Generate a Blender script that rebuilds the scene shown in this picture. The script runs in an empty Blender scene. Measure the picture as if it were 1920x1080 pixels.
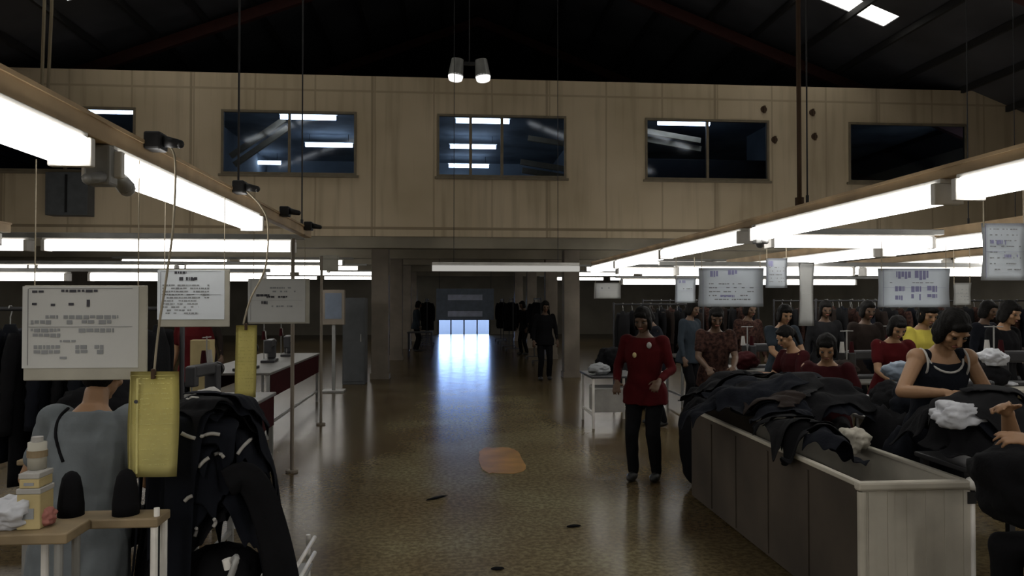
import bpy, bmesh, math, random
from mathutils import Vector, Matrix, noise
R = math.radians
sc = bpy.context.scene
col = sc.collection
rnd = random.Random(7)

# ------------------------------------------------------------------ camera
EYE = Vector((0, 0, 1.65)); YAW = R(4.8); PIT = R(1.0); FPX = 1430.0
cd = bpy.data.cameras.new('camera'); cam = bpy.data.objects.new('camera', cd); col.objects.link(cam)
cam.location = EYE; cam.rotation_euler = (R(90) + PIT, 0, -YAW)
cd.sensor_width = 36; cd.lens = FPX / 1920 * 36; cd.clip_end = 400; cd.clip_start = 0.05
sc.camera = cam
_F = Vector((math.sin(YAW) * math.cos(PIT), math.cos(YAW) * math.cos(PIT), math.sin(PIT)))
_R = Vector((math.cos(YAW), -math.sin(YAW), 0)); _U = _R.cross(_F)
def ray(px, py): return _F + _R * ((px - 960) / FPX) + _U * ((540 - py) / FPX)
def at(px, py, Y):
    r = ray(px, py); return EYE + r * (Y / r.y)
def atz(px, py, z):
    r = ray(px, py); return EYE + r * ((z - 1.65) / r.z)
def atx(px, py, X):
    r = ray(px, py); return EYE + r * (X / r.x)

# ------------------------------------------------------------------ materials
def mat(name, c, rough=0.7, metal=0.0, var=0.12, scale=6.0, spec=0.35, bump=0.0, bscale=40.0, c2=None, trans=None):
    m = bpy.data.materials.new(name); m.use_nodes = True
    nt = m.node_tree; n = nt.nodes; b = n['Principled BSDF']
    b.inputs['Roughness'].default_value = rough; b.inputs['Metallic'].default_value = metal
    b.inputs['Specular IOR Level'].default_value = spec
    tc = n.new('ShaderNodeTexCoord'); no = n.new('ShaderNodeTexNoise')
    no.inputs['Scale'].default_value = scale; no.inputs['Detail'].default_value = 5
    nt.links.new(tc.outputs['Object'], no.inputs['Vector'])
    cr = n.new('ShaderNodeValToRGB')
    lo = [max(0, x * (1 - var)) for x in c]; hi = [min(1, x * (1 + var)) for x in c]
    if c2: hi = c2
    cr.color_ramp.elements[0].color = (*lo, 1); cr.color_ramp.elements[0].position = .35
    cr.color_ramp.elements[1].color = (*hi, 1); cr.color_ramp.elements[1].position = .68
    nt.links.new(no.outputs['Fac'], cr.inputs['Fac']); nt.links.new(cr.outputs['Color'], b.inputs['Base Color'])
    if bump:
        n2 = n.new('ShaderNodeTexNoise'); n2.inputs['Scale'].default_value = bscale
        bp = n.new('ShaderNodeBump'); bp.inputs['Strength'].default_value = bump; bp.inputs['Distance'].default_value = .01
        nt.links.new(tc.outputs['Object'], n2.inputs['Vector']); nt.links.new(n2.outputs['Fac'], bp.inputs['Height'])
        nt.links.new(bp.outputs['Normal'], b.inputs['Normal'])
    return m
def emit(name, c, s):
    m = bpy.data.materials.new(name); m.use_nodes = True; nt = m.node_tree; n = nt.nodes
    n.remove(n['Principled BSDF']); e = n.new('ShaderNodeEmission')
    e.inputs['Color'].default_value = (*c, 1); e.inputs['Strength'].default_value = s
    nt.links.new(e.outputs[0], n['Material Output'].inputs[0]); return m

TUBE = emit('lit_tube', (1.0, .97, .92), 7.0)
TUBE_DIM = emit('weak_tube', (1.0, .97, .9), .42)
TUBE_FAR = emit('office_tube', (.9, .96, 1.0), 9.0)
SKYL = emit('daylit_skylight', (1.0, .98, .9), 3.2)
M = {}
def dm(k, *a, **kw): M[k] = mat(k, *a, **kw)
dm('white_enamel', (.72, .70, .66), .45)
dm('tan_beam', (.42, .30, .17), .6, scale=3, var=.2)
dm('grey_metal', (.28, .28, .27), .45, .3)
dm('dark_metal', (.035, .035, .038), .5, .2)
dm('black_plastic', (.012, .012, .013), .45)
dm('white_paper', (.50, .505, .49), .8, var=.05, scale=3)
dm('cool_paper', (.62, .66, .70), .8, var=.06, scale=3)
dm('grey_board', (.36, .345, .29), .7, var=.08)
dm('ink', (.05, .05, .06), .8)
dm('ink_pale', (.24, .25, .26), .8)
dm('ink_blue', (.25, .25, .42), .8)
dm('yellow_paper', (.70, .64, .27), .8, var=.07, scale=8)
dm('ink_yellow', (.54, .49, .19), .8)
dm('rope', (.30, .26, .19), .9)
dm('rust', (.06, .035, .02), .9)
dm('column_paint', (.20, .17, .135), .7, var=.2, scale=2)
dm('cabinet_grey', (.075, .08, .085), .55)
dm('red_steel', (.06, .018, .015), .6)
dm('roof_sheet', (.055, .055, .062), .6, var=.3, scale=.7)
dm('purlin', (.018, .017, .017), .7)
dm('plain_wall', (.26, .235, .19), .85, var=.2, scale=.6)
dm('ceiling_paint', (.27, .24, .185), .85, var=.25, scale=.8)
dm('office_wall', (.22, .25, .275), .8, var=.2, scale=1)
dm('office_ceiling', (.19, .215, .24), .8, var=.4, scale=.8)
dm('window_frame', (.17, .14, .095), .6)
dm('bar_tan', (.30, .24, .16), .7)
dm('black_cloth', (.006, .006, .007), .95, spec=.1, bump=.25, bscale=60)
dm('navy_cloth', (.007, .008, .0115), .95, spec=.1, bump=.25, bscale=60)
dm('char_cloth', (.011, .011, .012), .95, spec=.1, bump=.25, bscale=60)
dm('brown_cloth', (.018, .013, .011), .95, spec=.1, bump=.25, bscale=60)
dm('white_trim', (.34, .33, .31), .8)
dm('white_plastic', (.55, .56, .60), .4, bump=.5, bscale=25)
dm('grey_shirt', (.13, .145, .155), .95, spec=.1, var=.15, bump=.15, bscale=50)
dm('red_cloth', (.052, .004, .005), .9, spec=.1)
dm('wine_cloth', (.030, .005, .006), .9, spec=.1)
dm('plaid_cloth', (.022, .010, .010), .9, spec=.1, var=.5, scale=30, c2=(.06, .03, .022))
dm('blue_cloth', (.022, .029, .037), .9, spec=.1)
dm('yellow_cloth', (.42, .36, .06), .9, spec=.1)
dm('skin', (.25, .14, .075), .55, var=.08)
dm('skin_shaded', (.085, .048, .028), .55, var=.08)  # darker copy of the skin, with the shade on far workers painted in
dm('hair', (.005, .0045, .004), .75, spec=.12, bump=.4, bscale=120)
dm('eye_dark', (.01, .008, .006), .2)
dm('lip', (.20, .07, .05), .5)
dm('shoe', (.02, .02, .02), .5)
dm('wood_plank', (.22, .165, .095), .6, var=.25, scale=5)
dm('chair_wood', (.14, .05, .03), .5)
dm('yellow_card', (.42, .34, .17), .8)
dm('table_top', (.12, .115, .105), .5)
dm('bin_white', (.43, .40, .335), .75, var=.16, scale=3)
dm('bin_brown', (.055, .043, .032), .85, var=.25, scale=2)  # brown cardboard, with the shade on the bin's aisle side put in
dm('bag_white', (.45, .46, .49), .5, bump=.6, bscale=20)
dm('bag_blue', (.16, .20, .25), .5, bump=.6, bscale=20)
dm('cap_red', (.3, .03, .03), .7)
dm('screen_blue', (.14, .17, .22), .8)
dm('baffle_pale', (.45, .5, .65), .8)
dm('outside_ground', (.030, .023, .013), .9)
dm('floor_patch', (.33, .17, .038), .4, var=.25, scale=4)
dm('pink_cloth', (.30, .12, .10), .9)

def glass(name, tint=(.75, .85, 1), refl=.12):
    m = bpy.data.materials.new(name); m.use_nodes = True; nt = m.node_tree; n = nt.nodes
    n.remove(n['Principled BSDF']); t = n.new('ShaderNodeBsdfTransparent'); g = n.new('ShaderNodeBsdfGlossy'); mx = n.new('ShaderNodeMixShader')
    t.inputs[0].default_value = (*tint, 1); g.inputs['Roughness'].default_value = .05
    fr = n.new('ShaderNodeFresnel'); fr.inputs[0].default_value = 1.5
    nt.links.new(fr.outputs[0], mx.inputs[0]); nt.links.new(t.outputs[0], mx.inputs[1]); nt.links.new(g.outputs[0], mx.inputs[2])
    nt.links.new(mx.outputs[0], n['Material Output'].inputs[0]); return m
M['glass'] = glass('window_glass')

def floor_material():
    m = bpy.data.materials.new('terrazzo_floor'); m.use_nodes = True; nt = m.node_tree; n = nt.nodes; L = nt.links
    b = n['Principled BSDF']; tc = n.new('ShaderNodeTexCoord')
    def nz(s, d=4):
        x = n.new('ShaderNodeTexNoise'); x.inputs['Scale'].default_value = s; x.inputs['Detail'].default_value = d
        L.new(tc.outputs['Object'], x.inputs['Vector']); return x
    big = nz(.9); cr = n.new('ShaderNodeValToRGB')
    cr.color_ramp.elements[0].color = (.135, .103, .058, 1); cr.color_ramp.elements[0].position = .35
    cr.color_ramp.elements[1].color = (.195, .17, .102, 1); cr.color_ramp.elements[1].position = .65
    L.new(big.outputs['Fac'], cr.inputs['Fac'])
    vo = n.new('ShaderNodeTexVoronoi'); vo.inputs['Scale'].default_value = 42
    L.new(tc.outputs['Object'], vo.inputs['Vector'])
    c2 = n.new('ShaderNodeValToRGB')
    c2.color_ramp.elements[0].color = (.6, .6, .6, 1); c2.color_ramp.elements[0].position = .08
    c2.color_ramp.elements[1].color = (1, 1, 1, 1); c2.color_ramp.elements[1].position = .42
    L.new(vo.outputs['Distance'], c2.inputs['Fac'])
    sp = nz(26, 2); c3 = n.new('ShaderNodeValToRGB')
    c3.color_ramp.elements[0].color = (.66, .64, .6, 1); c3.color_ramp.elements[0].position = .40
    c3.color_ramp.elements[1].color = (1.25, 1.25, 1.2, 1); c3.color_ramp.elements[1].position = .62
    L.new(sp.outputs['Fac'], c3.inputs['Fac'])
    m1 = n.new('ShaderNodeMixRGB'); m1.blend_type = 'MULTIPLY'; m1.inputs[0].default_value = .6
    m2 = n.new('ShaderNodeMixRGB'); m2.blend_type = 'MULTIPLY'; m2.inputs[0].default_value = .8
    L.new(cr.outputs[0], m1.inputs[1]); L.new(c2.outputs[0], m1.inputs[2])
    L.new(m1.outputs[0], m2.inputs[1]); L.new(c3.outputs[0], m2.inputs[2])
    # either side of a middle strip the floor is multiplied darker and browner
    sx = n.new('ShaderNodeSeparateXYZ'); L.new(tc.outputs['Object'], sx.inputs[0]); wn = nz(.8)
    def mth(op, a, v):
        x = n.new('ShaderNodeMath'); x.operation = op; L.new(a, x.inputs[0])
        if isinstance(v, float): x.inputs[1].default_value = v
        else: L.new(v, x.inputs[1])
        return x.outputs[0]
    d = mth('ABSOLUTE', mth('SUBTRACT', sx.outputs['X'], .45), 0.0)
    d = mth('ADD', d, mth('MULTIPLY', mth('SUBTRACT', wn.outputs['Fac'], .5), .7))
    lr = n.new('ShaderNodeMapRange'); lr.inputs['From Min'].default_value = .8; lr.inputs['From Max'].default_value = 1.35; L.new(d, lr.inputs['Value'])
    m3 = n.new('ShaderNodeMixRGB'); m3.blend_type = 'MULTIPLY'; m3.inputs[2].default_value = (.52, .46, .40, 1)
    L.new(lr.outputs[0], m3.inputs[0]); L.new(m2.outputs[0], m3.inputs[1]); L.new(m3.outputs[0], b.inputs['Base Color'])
    ro = nz(3.0); mr = n.new('ShaderNodeMapRange'); mr.inputs['To Min'].default_value = .17; mr.inputs['To Max'].default_value = .24
    L.new(ro.outputs['Fac'], mr.inputs['Value']); L.new(mr.outputs[0], b.inputs['Roughness'])
    b.inputs['Specular IOR Level'].default_value = .055
    return m
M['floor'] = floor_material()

def facade_material():
    """cream plywood sheets with dark joints every 1.22 m and vertical water streaks"""
    m = bpy.data.materials.new('plywood_facade'); m.use_nodes = True; nt = m.node_tree; n = nt.nodes; L = nt.links
    b = n['Principled BSDF']; b.inputs['Roughness'].default_value = .8; b.inputs['Specular IOR Level'].default_value = .2
    tc = n.new('ShaderNodeTexCoord'); sx = n.new('ShaderNodeSeparateXYZ'); L.new(tc.outputs['Object'], sx.inputs[0])
    def math_(op, a, bb=None, v=None):
        x = n.new('ShaderNodeMath'); x.operation = op
        L.new(a, x.inputs[0])
        if bb is not None: L.new(bb, x.inputs[1])
        elif v is not None: x.inputs[1].default_value = v
        return x.outputs[0]
    base = n.new('ShaderNodeTexNoise'); base.inputs['Scale'].default_value = .55; base.inputs['Detail'].default_value = 3
    L.new(tc.outputs['Object'], base.inputs['Vector'])
    cr = n.new('ShaderNodeValToRGB')
    cr.color_ramp.elements[0].color = (.45, .365, .245, 1); cr.color_ramp.elements[0].position = .35
    cr.color_ramp.elements[1].color = (.56, .46, .325, 1); cr.color_ramp.elements[1].position = .65
    L.new(base.outputs['Fac'], cr.inputs['Fac'])
    # joints
    def joint(src, period, off, w):
        a = math_('ADD', src, v=off); f = math_('MODULO', math_('ADD', a, v=period * 40), v=period)
        return math_('LESS_THAN', f, v=w)
    wob = n.new('ShaderNodeTexNoise'); wob.inputs['Scale'].default_value = 1.3; L.new(tc.outputs['Object'], wob.inputs['Vector'])
    xw = math_('ADD', sx.outputs['X'], math_('MULTIPLY', wob.outputs['Fac'], v=.03))
    j1 = joint(xw, 1.22, .30, .035); j2 = joint(sx.outputs['X'], 3.66, 1.6, .05)
    z1 = math_('LESS_THAN', math_('ABSOLUTE', math_('ADD', sx.outputs['Z'], v=-6.02)), v=.022)
    z2 = math_('LESS_THAN', math_('ABSOLUTE', math_('ADD', sx.outputs['Z'], v=-3.17)), v=.03)
    j = math_('MAXIMUM', math_('MULTIPLY', j1, v=.3), math_('MAXIMUM', math_('MULTIPLY', z1, v=.3), math_('MULTIPLY', z2, v=.55)))
    j = math_('MAXIMUM', j, math_('MULTIPLY', j2, v=.42))
    mp = n.new('ShaderNodeMapping'); mp.inputs['Scale'].default_value = (4.5, 1, .28); L.new(tc.outputs['Object'], mp.inputs[0])
    st = n.new('ShaderNodeTexNoise'); st.inputs['Scale'].default_value = 1.2; st.inputs['Detail'].default_value = 6; L.new(mp.outputs[0], st.inputs['Vector'])
    sm = n.new('ShaderNodeMapRange'); sm.inputs['From Min'].default_value = .50; sm.inputs['From Max'].default_value = .8; sm.inputs['To Max'].default_value = .32
    L.new(st.outputs['Fac'], sm.inputs['Value'])
    tot = math_('MAXIMUM', j, sm.outputs[0])
    mx = n.new('ShaderNodeMixRGB'); mx.inputs[2].default_value = (.07, .045, .022, 1)
    L.new(tot, mx.inputs[0]); L.new(cr.outputs[0], mx.inputs[1]); L.new(mx.outputs[0], b.inputs['Base Color'])
    return m
M['facade'] = facade_material()

# ------------------------------------------------------------------ mesh helpers
def bm_(): return bmesh.new()
def box(bm, x0, x1, y0, y1, z0, z1, bev=0.0, mtx=None):
    r = bmesh.ops.create_cube(bm, size=1)
    vs = r['verts']
    bmesh.ops.scale(bm, verts=vs, vec=(abs(x1 - x0), abs(y1 - y0), abs(z1 - z0)))
    bmesh.ops.translate(bm, verts=vs, vec=((x0 + x1) / 2, (y0 + y1) / 2, (z0 + z1) / 2))
    if bev:
        es = list({e for v in vs for e in v.link_edges})
        rr = bmesh.ops.bevel(bm, geom=es, offset=bev, segments=2, profile=.5, affect='EDGES')
        vs = list({v for f in rr['faces'] for v in f.verts} | {v for v in vs if v.is_valid})
    if mtx is not None: bmesh.ops.transform(bm, matrix=mtx, verts=[v for v in vs if v.is_valid])
    return vs
def frame_z(d):
    d = Vector(d).normalized(); q = Vector((0, 0, 1)).rotation_difference(d); return q.to_matrix().to_4x4()
def cyl(bm, p0, p1, r0, r1=None, seg=12):
    p0, p1 = Vector(p0), Vector(p1); r1 = r0 if r1 is None else r1
    L = (p1 - p0).length
    bmesh.ops.create_cone(bm, cap_ends=True, segments=seg, radius1=r0, radius2=r1, depth=L,
                          matrix=Matrix.Translation((p0 + p1) / 2) @ frame_z(p1 - p0))
def ball(bm, c, r, rot=None, seg=14):
    r = (r, r, r) if isinstance(r, (int, float)) else r
    c = Vector(c); nv = max(6, seg * 2 // 3); rows = []
    def pt(th, ph):
        v = Vector((r[0] * math.sin(th) * math.cos(ph), r[1] * math.sin(th) * math.sin(ph), r[2] * math.cos(th)))
        return bm.verts.new(c + (rot @ v if rot is not None else v))
    top, bot = pt(0, 0), pt(math.pi, 0)
    for i in range(1, nv): rows.append([pt(math.pi * i / nv, 2 * math.pi * k / seg) for k in range(seg)])
    for k in range(seg):
        k2 = (k + 1) % seg
        bm.faces.new((top, rows[0][k], rows[0][k2])); bm.faces.new((bot, rows[-1][k2], rows[-1][k]))
        for u, v in zip(rows, rows[1:]): bm.faces.new((u[k], v[k], v[k2], u[k2]))
def capsule(bm, p0, r0, p1, r1, seg=12):
    cyl(bm, p0, p1, r0, r1, seg); ball(bm, p0, r0, seg=seg); ball(bm, p1, r1, seg=seg)
def tube(bm, pts, r, seg=6):
    pts = [Vector(p) for p in pts]; rings = []
    for i, p in enumerate(pts):
        d = (pts[min(i + 1, len(pts) - 1)] - pts[max(i - 1, 0)]).normalized()
        mt = frame_z(d); rr = r[i] if isinstance(r, (list, tuple)) else r
        rings.append([bm.verts.new(p + (mt @ Vector((rr * math.cos(a), rr * math.sin(a), 0)))) for a in [2 * math.pi * k / seg for k in range(seg)]])
    for a, b in zip(rings, rings[1:]):
        for k in range(seg): bm.faces.new((a[k], a[(k + 1) % seg], b[(k + 1) % seg], b[k]))
    bm.faces.new(rings[0][::-1]); bm.faces.new(rings[-1])
def loft(bm, rings):
    """rings: list of lists of points, all the same length; closed at both ends"""
    vs = [[bm.verts.new(p) for p in r] for r in rings]; n = len(vs[0])
    for a, b in zip(vs, vs[1:]):
        for k in range(n): bm.faces.new((a[k], a[(k + 1) % n], b[(k + 1) % n], b[k]))
    bm.faces.new(vs[0][::-1]); bm.faces.new(vs[-1])
def smooth_pts(pts, n=6):
    """Catmull-Rom through the points"""
    pts = [Vector(p) for p in pts]; out = []
    for i in range(len(pts) - 1):
        p0, p1, p2, p3 = pts[max(i - 1, 0)], pts[i], pts[i + 1], pts[min(i + 2, len(pts) - 1)]
        for k in range(n):
            t = k / n
            out.append(.5 * ((2 * p1) + (p2 - p0) * t + (2 * p0 - 5 * p1 + 4 * p2 - p3) * t * t + (3 * p1 - p0 - 3 * p2 + p3) * t ** 3))
    out.append(pts[-1]); return out
def link(name, me, m=None, parent=None, loc=None, smooth=False):
    o = bpy.data.objects.new(name, me); col.objects.link(o)
    if m is not None:
        me.materials.clear(); me.materials.append(M[m] if isinstance(m, str) else m)
    if smooth:
        for p in me.polygons: p.use_smooth = True
    if parent is not None: o.parent = parent
    if loc is not None: o.location = loc
    return o
def obj(name, bm, m, parent=None, smooth=False, label=None, loc=None):
    me = bpy.data.meshes.new(name); bmesh.ops.recalc_face_normals(bm, faces=bm.faces); bm.to_mesh(me); bm.free()
    o = link(name, me, m, parent, loc, smooth)
    if label: o['label'] = label
    return o
def tag(o, label, cat, group=None, kind=None):
    o['label'] = label; o['category'] = cat
    if group: o['group'] = group
    if kind: o['kind'] = kind
    return o
def thing(name, label, cat, loc=(0, 0, 0), rz=0.0, group=None):
    o = bpy.data.objects.new(name, None); o.empty_display_size = .1; col.objects.link(o)
    o.location = loc; o.rotation_euler = (0, 0, rz); return tag(o, label, cat, group)
def struct(name, bm, m, parent=None, label=None):
    o = obj(name, bm, m, parent)
    if parent is None:
        o['kind'] = 'structure'
        o['label'] = label or name.replace('_', ' ') + ' of the factory hall'; o['category'] = name.split('_')[0]
    return o
def dup(root, loc=None, rz=None, label=None, group=None, par=None, recol=None):
    c = root.copy(); col.objects.link(c)
    if par is not None: c.parent = par
    if loc is not None: c.location = loc
    if rz is not None: c.rotation_euler = (0, 0, rz)
    if label: c['label'] = label
    if group: c['group'] = group
    for ch in list(root.children): dup(ch, par=c, recol=recol)
    if recol and c.type == 'MESH':
        base = c.name.split('.')[0]
        if base in recol and len(c.material_slots):
            c.material_slots[0].link = 'OBJECT'; c.material_slots[0].material = M[recol[base]]
    return c

# ------------------------------------------------------------------ the setting
FY = 16.0                      # the plane of the upper office front
XL, XR, YB, YE = -13.0, 13.4, -16.0, 38.0
RX, RZ, SL = .9, 10.42, .38    # ridge position, ridge height, roof slope
def roof_z(x): return RZ - SL * abs(x - RX)
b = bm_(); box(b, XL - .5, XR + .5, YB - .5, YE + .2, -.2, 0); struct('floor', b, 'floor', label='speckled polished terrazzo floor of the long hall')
b = bm_(); box(b, -60, 60, YE + .2, 110, -.25, -.02); struct('ground_outside', b, 'outside_ground', label='grey yard outside the far doorway')
b = bm_(); box(b, XL - .3, XL, YB, YE, 0, 6.3); struct('wall_left', b, 'plain_wall')
b = bm_(); box(b, XR, XR + .3, YB, YE, 0, 6.3); struct('wall_right', b, 'plain_wall')
b = bm_(); box(b, XL, XR, YB - .3, YB, 0, 10.6); struct('wall_back', b, 'plain_wall')
DX0, DX1, DZ = -.50, 2.10, 2.15
b = bm_()
box(b, XL, DX0, YE, YE + .2, 0, 10.6); box(b, DX1, XR, YE, YE + .2, 0, 10.6); box(b, DX0, DX1, YE, YE + .2, DZ, 10.6)
struct('wall_far', b, 'plain_wall', label='far end wall with the bright doorway')
# far doorway: frame and glazed leaves
b = bm_(); 
for x in (DX0, DX1 - .06): box(b, x, x + .06, YE - .02, YE + .1, 0, DZ)
box(b, DX0, DX1, YE - .02, YE + .1, DZ - .06, DZ)
dr = struct('door_1', b, 'dark_metal', label='bright glazed double door at the far end of the aisle')
for k in (1, 2, 3):
    x = DX0 + (DX1 - DX0) * k / 4
    b = bm_(); box(b, x - .03, x + .03, YE + .02, YE + .08, 0, DZ - .06); obj('mullion', b, 'dark_metal', dr)
b = bm_(); box(b, DX0 + .06, DX1 - .06, YE + .045, YE + .055, 0, DZ - .06); obj('pane', b, 'glass', dr)

# roof: two slopes, daylit panel strips every five metres
SKY_Y = [-11.6, -6.4, -1.2, 4.0, 9.2, 14.46]; SKW = .57
def roof_slab(bm, sgn, u0, u1, y0, y1, t0=0, t1=.06):
    """slab on one slope between horizontal distances u0..u1 from the ridge"""
    q = [(RX + sgn * u, RZ - SL * u) for u in (u0, u1)]
    vs = []
    for y in (y0, y1):
        for (x, z) in q:
            for t in (t0, t1): vs.append(bm.verts.new((x, y, z + t)))
    for f in ((0, 1, 3, 2), (4, 6, 7, 5), (0, 4, 5, 1), (2, 3, 7, 6), (0, 2, 6, 4), (1, 5, 7, 3)): bm.faces.new([vs[i] for i in f])
for sgn, nm in ((-1, 'left'), (1, 'right')):
    b = bm_(); edges = [YB - .3] + [v for y in SKY_Y for v in (y, y + SKW)] + [YE + .3]
    for i in range(0, len(edges), 2): roof_slab(b, sgn, 0, 14.6, edges[i], edges[i + 1])
    for y in SKY_Y:
        roof_slab(b, sgn, 0, 2.6, y, y + SKW); roof_slab(b, sgn, 8.1, 14.6, y, y + SKW)
    struct('roof_' + nm, b, 'roof_sheet', label='dark sheet metal roof slope on the ' + nm)
    b = bm_()
    for k in range(1, 14):
        u = k * 1.05; x = RX + sgn * u; z = RZ - SL * u
        box(b, x - .035, x + .035, YB, YE, z - .15, z - .012)
    struct('trim_1' if sgn < 0 else 'trim_2', b, 'purlin', label='dark purlins under the %s roof slope' % nm)
    b = bm_()
    for y in (-10, -4.5, 1, 6.5, 12, 17.5, 23, 28.5, 34): roof_slab(b, sgn, 0, 14, y - .07, y + .07, -.42, -.16)
    struct('beam_1' if sgn < 0 else 'beam_2', b, 'red_steel', label='red oxide rafters under the %s roof slope' % nm)
for sgn, side in ((-1, 'left'), (1, 'right')):
    for i, y in enumerate(SKY_Y):
        b = bm_(); roof_slab(b, sgn, 2.6, 8.1, y, y + SKW, .02, .05)
        o = obj('skylight', b, SKYL); o['kind'] = 'structure'; o['category'] = 'skylight'
        o['label'] = 'narrow daylit roof panel strip in the %s slope' % side + (' above the office front' if i == 5 else ', %s from the back wall' % ('first', 'second', 'third', 'fourth', 'fifth')[i])

# upper office front, with window openings
ZB, ZT = 3.0, 6.34
W0, W1 = 4.26, 5.58
wins = [(-9.05, -6.32), (-4.63, -1.90), (-.23, 2.50), (4.21, 6.95), (8.75, 11.50)]
b = bm_()
box(b, XL, XR, FY, FY + .1, ZB, W0); box(b, XL, XR, FY, FY + .1, W1, ZT)
xs = [XL] + [v for w in wins for v in w] + [XR]
for i in range(0, len(xs), 2): box(b, xs[i], xs[i + 1], FY, FY + .1, W0, W1)
struct('wall_front', b, 'facade', label='cream plywood front of the upper offices across the hall')
for i, (a, c) in enumerate(wins):
    b = bm_(); t = .045
    box(b, a, c, FY - .025, FY + .07, W0, W0 + t); box(b, a, c, FY - .025, FY + .07, W1 - t, W1)
    box(b, a, a + t, FY - .025, FY + .07, W0 + t, W1 - t); box(b, c - t, c, FY - .025, FY + .07, W0 + t, W1 - t)
    w = struct('window_%d' % (i + 1), b, 'window_frame', label='%s dark window in the upper office front' % ('leftmost', 'second', 'middle', 'fourth', 'rightmost')[i])
    b = bm_()
    if i == 2:
        for x in (a + .70, a + 1.36): box(b, x - .03, x + .03, FY - .015, FY + .06, W0 + t, W1 - t)
    else:
        x = (a + c) / 2; box(b, x - .025, x + .025, FY - .015, FY + .06, W0 + t, W1 - t)
    if i != 4: obj('mullion', b, 'window_frame', w)
    else: b.free()
    b = bm_(); box(b, a + t, c - t, FY + .02, FY + .026, W0 + t, W1 - t); obj('pane', b, 'glass', w)
    b = bm_(); box(b, a - .05, c + .05, FY - .05, FY - .001, W0 - .05, W0 - .001, .006); obj('window_sill', b, 'window_frame', w)
# beam under the office front, slab and low ceiling beyond it
b = bm_(); box(b, XL, XR, FY - .03, FY - .001, 3.0, 3.14); struct('trim_3', b, 'facade', label='cream board along the foot of the office front')
b = bm_(); box(b, XL, XR, FY + .02, FY + .35, 2.76, 2.998); struct('beam_3', b, 'ceiling_paint', label='beam carrying the office front over the aisle')
b = bm_(); box(b, XL, XR, FY + .1, YE, 2.95, 3.1); struct('ceiling', b, 'ceiling_paint', label='low olive ceiling over the far part of the aisle')
b = bm_()
for y in (19.2, 22.5, 27.5, 32.5): box(b, XL, XR, y, y + .3, 2.72, 2.948)
struct('beam_4', b, 'ceiling_paint', label='cross beams under the low ceiling')
b = bm_(); box(b, XL, XR, 24.0, 24.1, 3.1, 6.0); struct('wall_office', b, 'office_wall', label='blue grey back wall inside the upper offices')
b = bm_(); box(b, XL, XR, FY + .1, 24.1, 6.0, 6.08); struct('ceiling_office', b, 'office_ceiling', label='dark ceiling inside the upper offices')
for i, x in enumerate((-5.6, 3.35, 7.9)):
    b = bm_(); box(b, x - .04, x + .04, FY + .12, 24 if i < 2 else 19.5, 3.1, 6.0); struct('wall_office_%s' % ('left', 'middle', 'right')[i], b, 'office_wall', label='partition between the upper offices')
# columns under the office front and along the aisle
def column(i, x, y, w, m='column_paint', lab=''):
    b = bm_(); box(b, x - w / 2, x + w / 2, y - w / 2, y + w / 2, 0, 2.949, .012); box(b, x - w / 2 - .02, x + w / 2 + .02, y - w / 2 - .02, y + w / 2 + .02, 0, .12)
    struct('column_%d' % i, b, m, label=lab)
column(1, -1.44, 16.55, .36, lab='tan column left of the aisle at the office front')
column(2, 2.68, 16.55, .34, lab='tan column right of the aisle at the office front')
for k, y in enumerate((22.1, 27.2, 32.2)):
    column(3 + 2 * k, -1.45, y - .3, .34, lab='aisle column on the left, %s beyond the office front' % ('first', 'second', 'third')[k])
    column(4 + 2 * k, 2.95, y - .3, .34, lab='aisle column on the right, %s beyond the office front' % ('first', 'second', 'third')[k])
column(9, 12.9, 15.3, .22, 'red_steel', 'red steel column by the right end of the office front')
b = bm_(); box(b, -7.9, -7.1, FY - .32, FY - .003, 3.35, 4.2, .01); 
t = thing('wall_cabinet', 'dark blue grey cabinet on the upper wall under the leftmost window', 'cabinet', (0, 0, 0))
obj('body', b, 'cabinet_grey', t)
b = bm_(); box(b, -7.52, -7.48, FY - .34, FY - .318, 3.4, 4.15); obj('door_seam', b, 'black_plastic', t)

# office interior: tubes on the ceiling and a few things seen through the glass
def office_tube(px, py, n):
    r = ray(px, py); Y = (5.72 - 1.65) / r.z * r.y; p = EYE + r * (Y / r.y)
    t = thing('office_ceiling_lamp', n, 'lamp', (p.x, max(Y, 16.35), 5.72), group='tubes on the office ceiling')
    b = bm_(); cyl(b, (-.6, 0, 0), (.6, 0, 0), .055, seg=10); obj('tube', b, TUBE_FAR, t)  # radius widened to take in the tube's bloom
    b = bm_(); box(b, -.63, .63, -.03, .03, .056, .075); obj('housing', b, 'white_enamel', t)
    for x in (-.5, .5):
        b = bm_(); cyl(b, (x, 0, .075), (x, 0, .279), .006, seg=6); obj('hanger_wire', b, 'dark_metal', t)
for px, py, l in ((219, 209, 'lit tube seen in the leftmost office window'), (578, 220, 'upper lit tube seen in the second office window'),
                  (617, 272, 'middle lit tube seen in the second office window'), (487, 305, 'lowest lit tube seen in the second office window'),
                  (905, 227, 'upper lit tube seen in the middle office window'), (887, 275, 'second lit tube down in the middle office window'),
                  (879, 311, 'lowest lit tube seen in the middle office window'), (1282, 231, 'lit tube seen in the fourth office window')):
    office_tube(px, py, l)
b = bm_(); box(b, 3.6, 7.6, 17.1, 17.5, 3.1, 4.92, .01); tag(obj('office_partition', b, 'black_plastic'), 'black office cupboard behind the lower half of the fourth window', 'cupboard')
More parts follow.
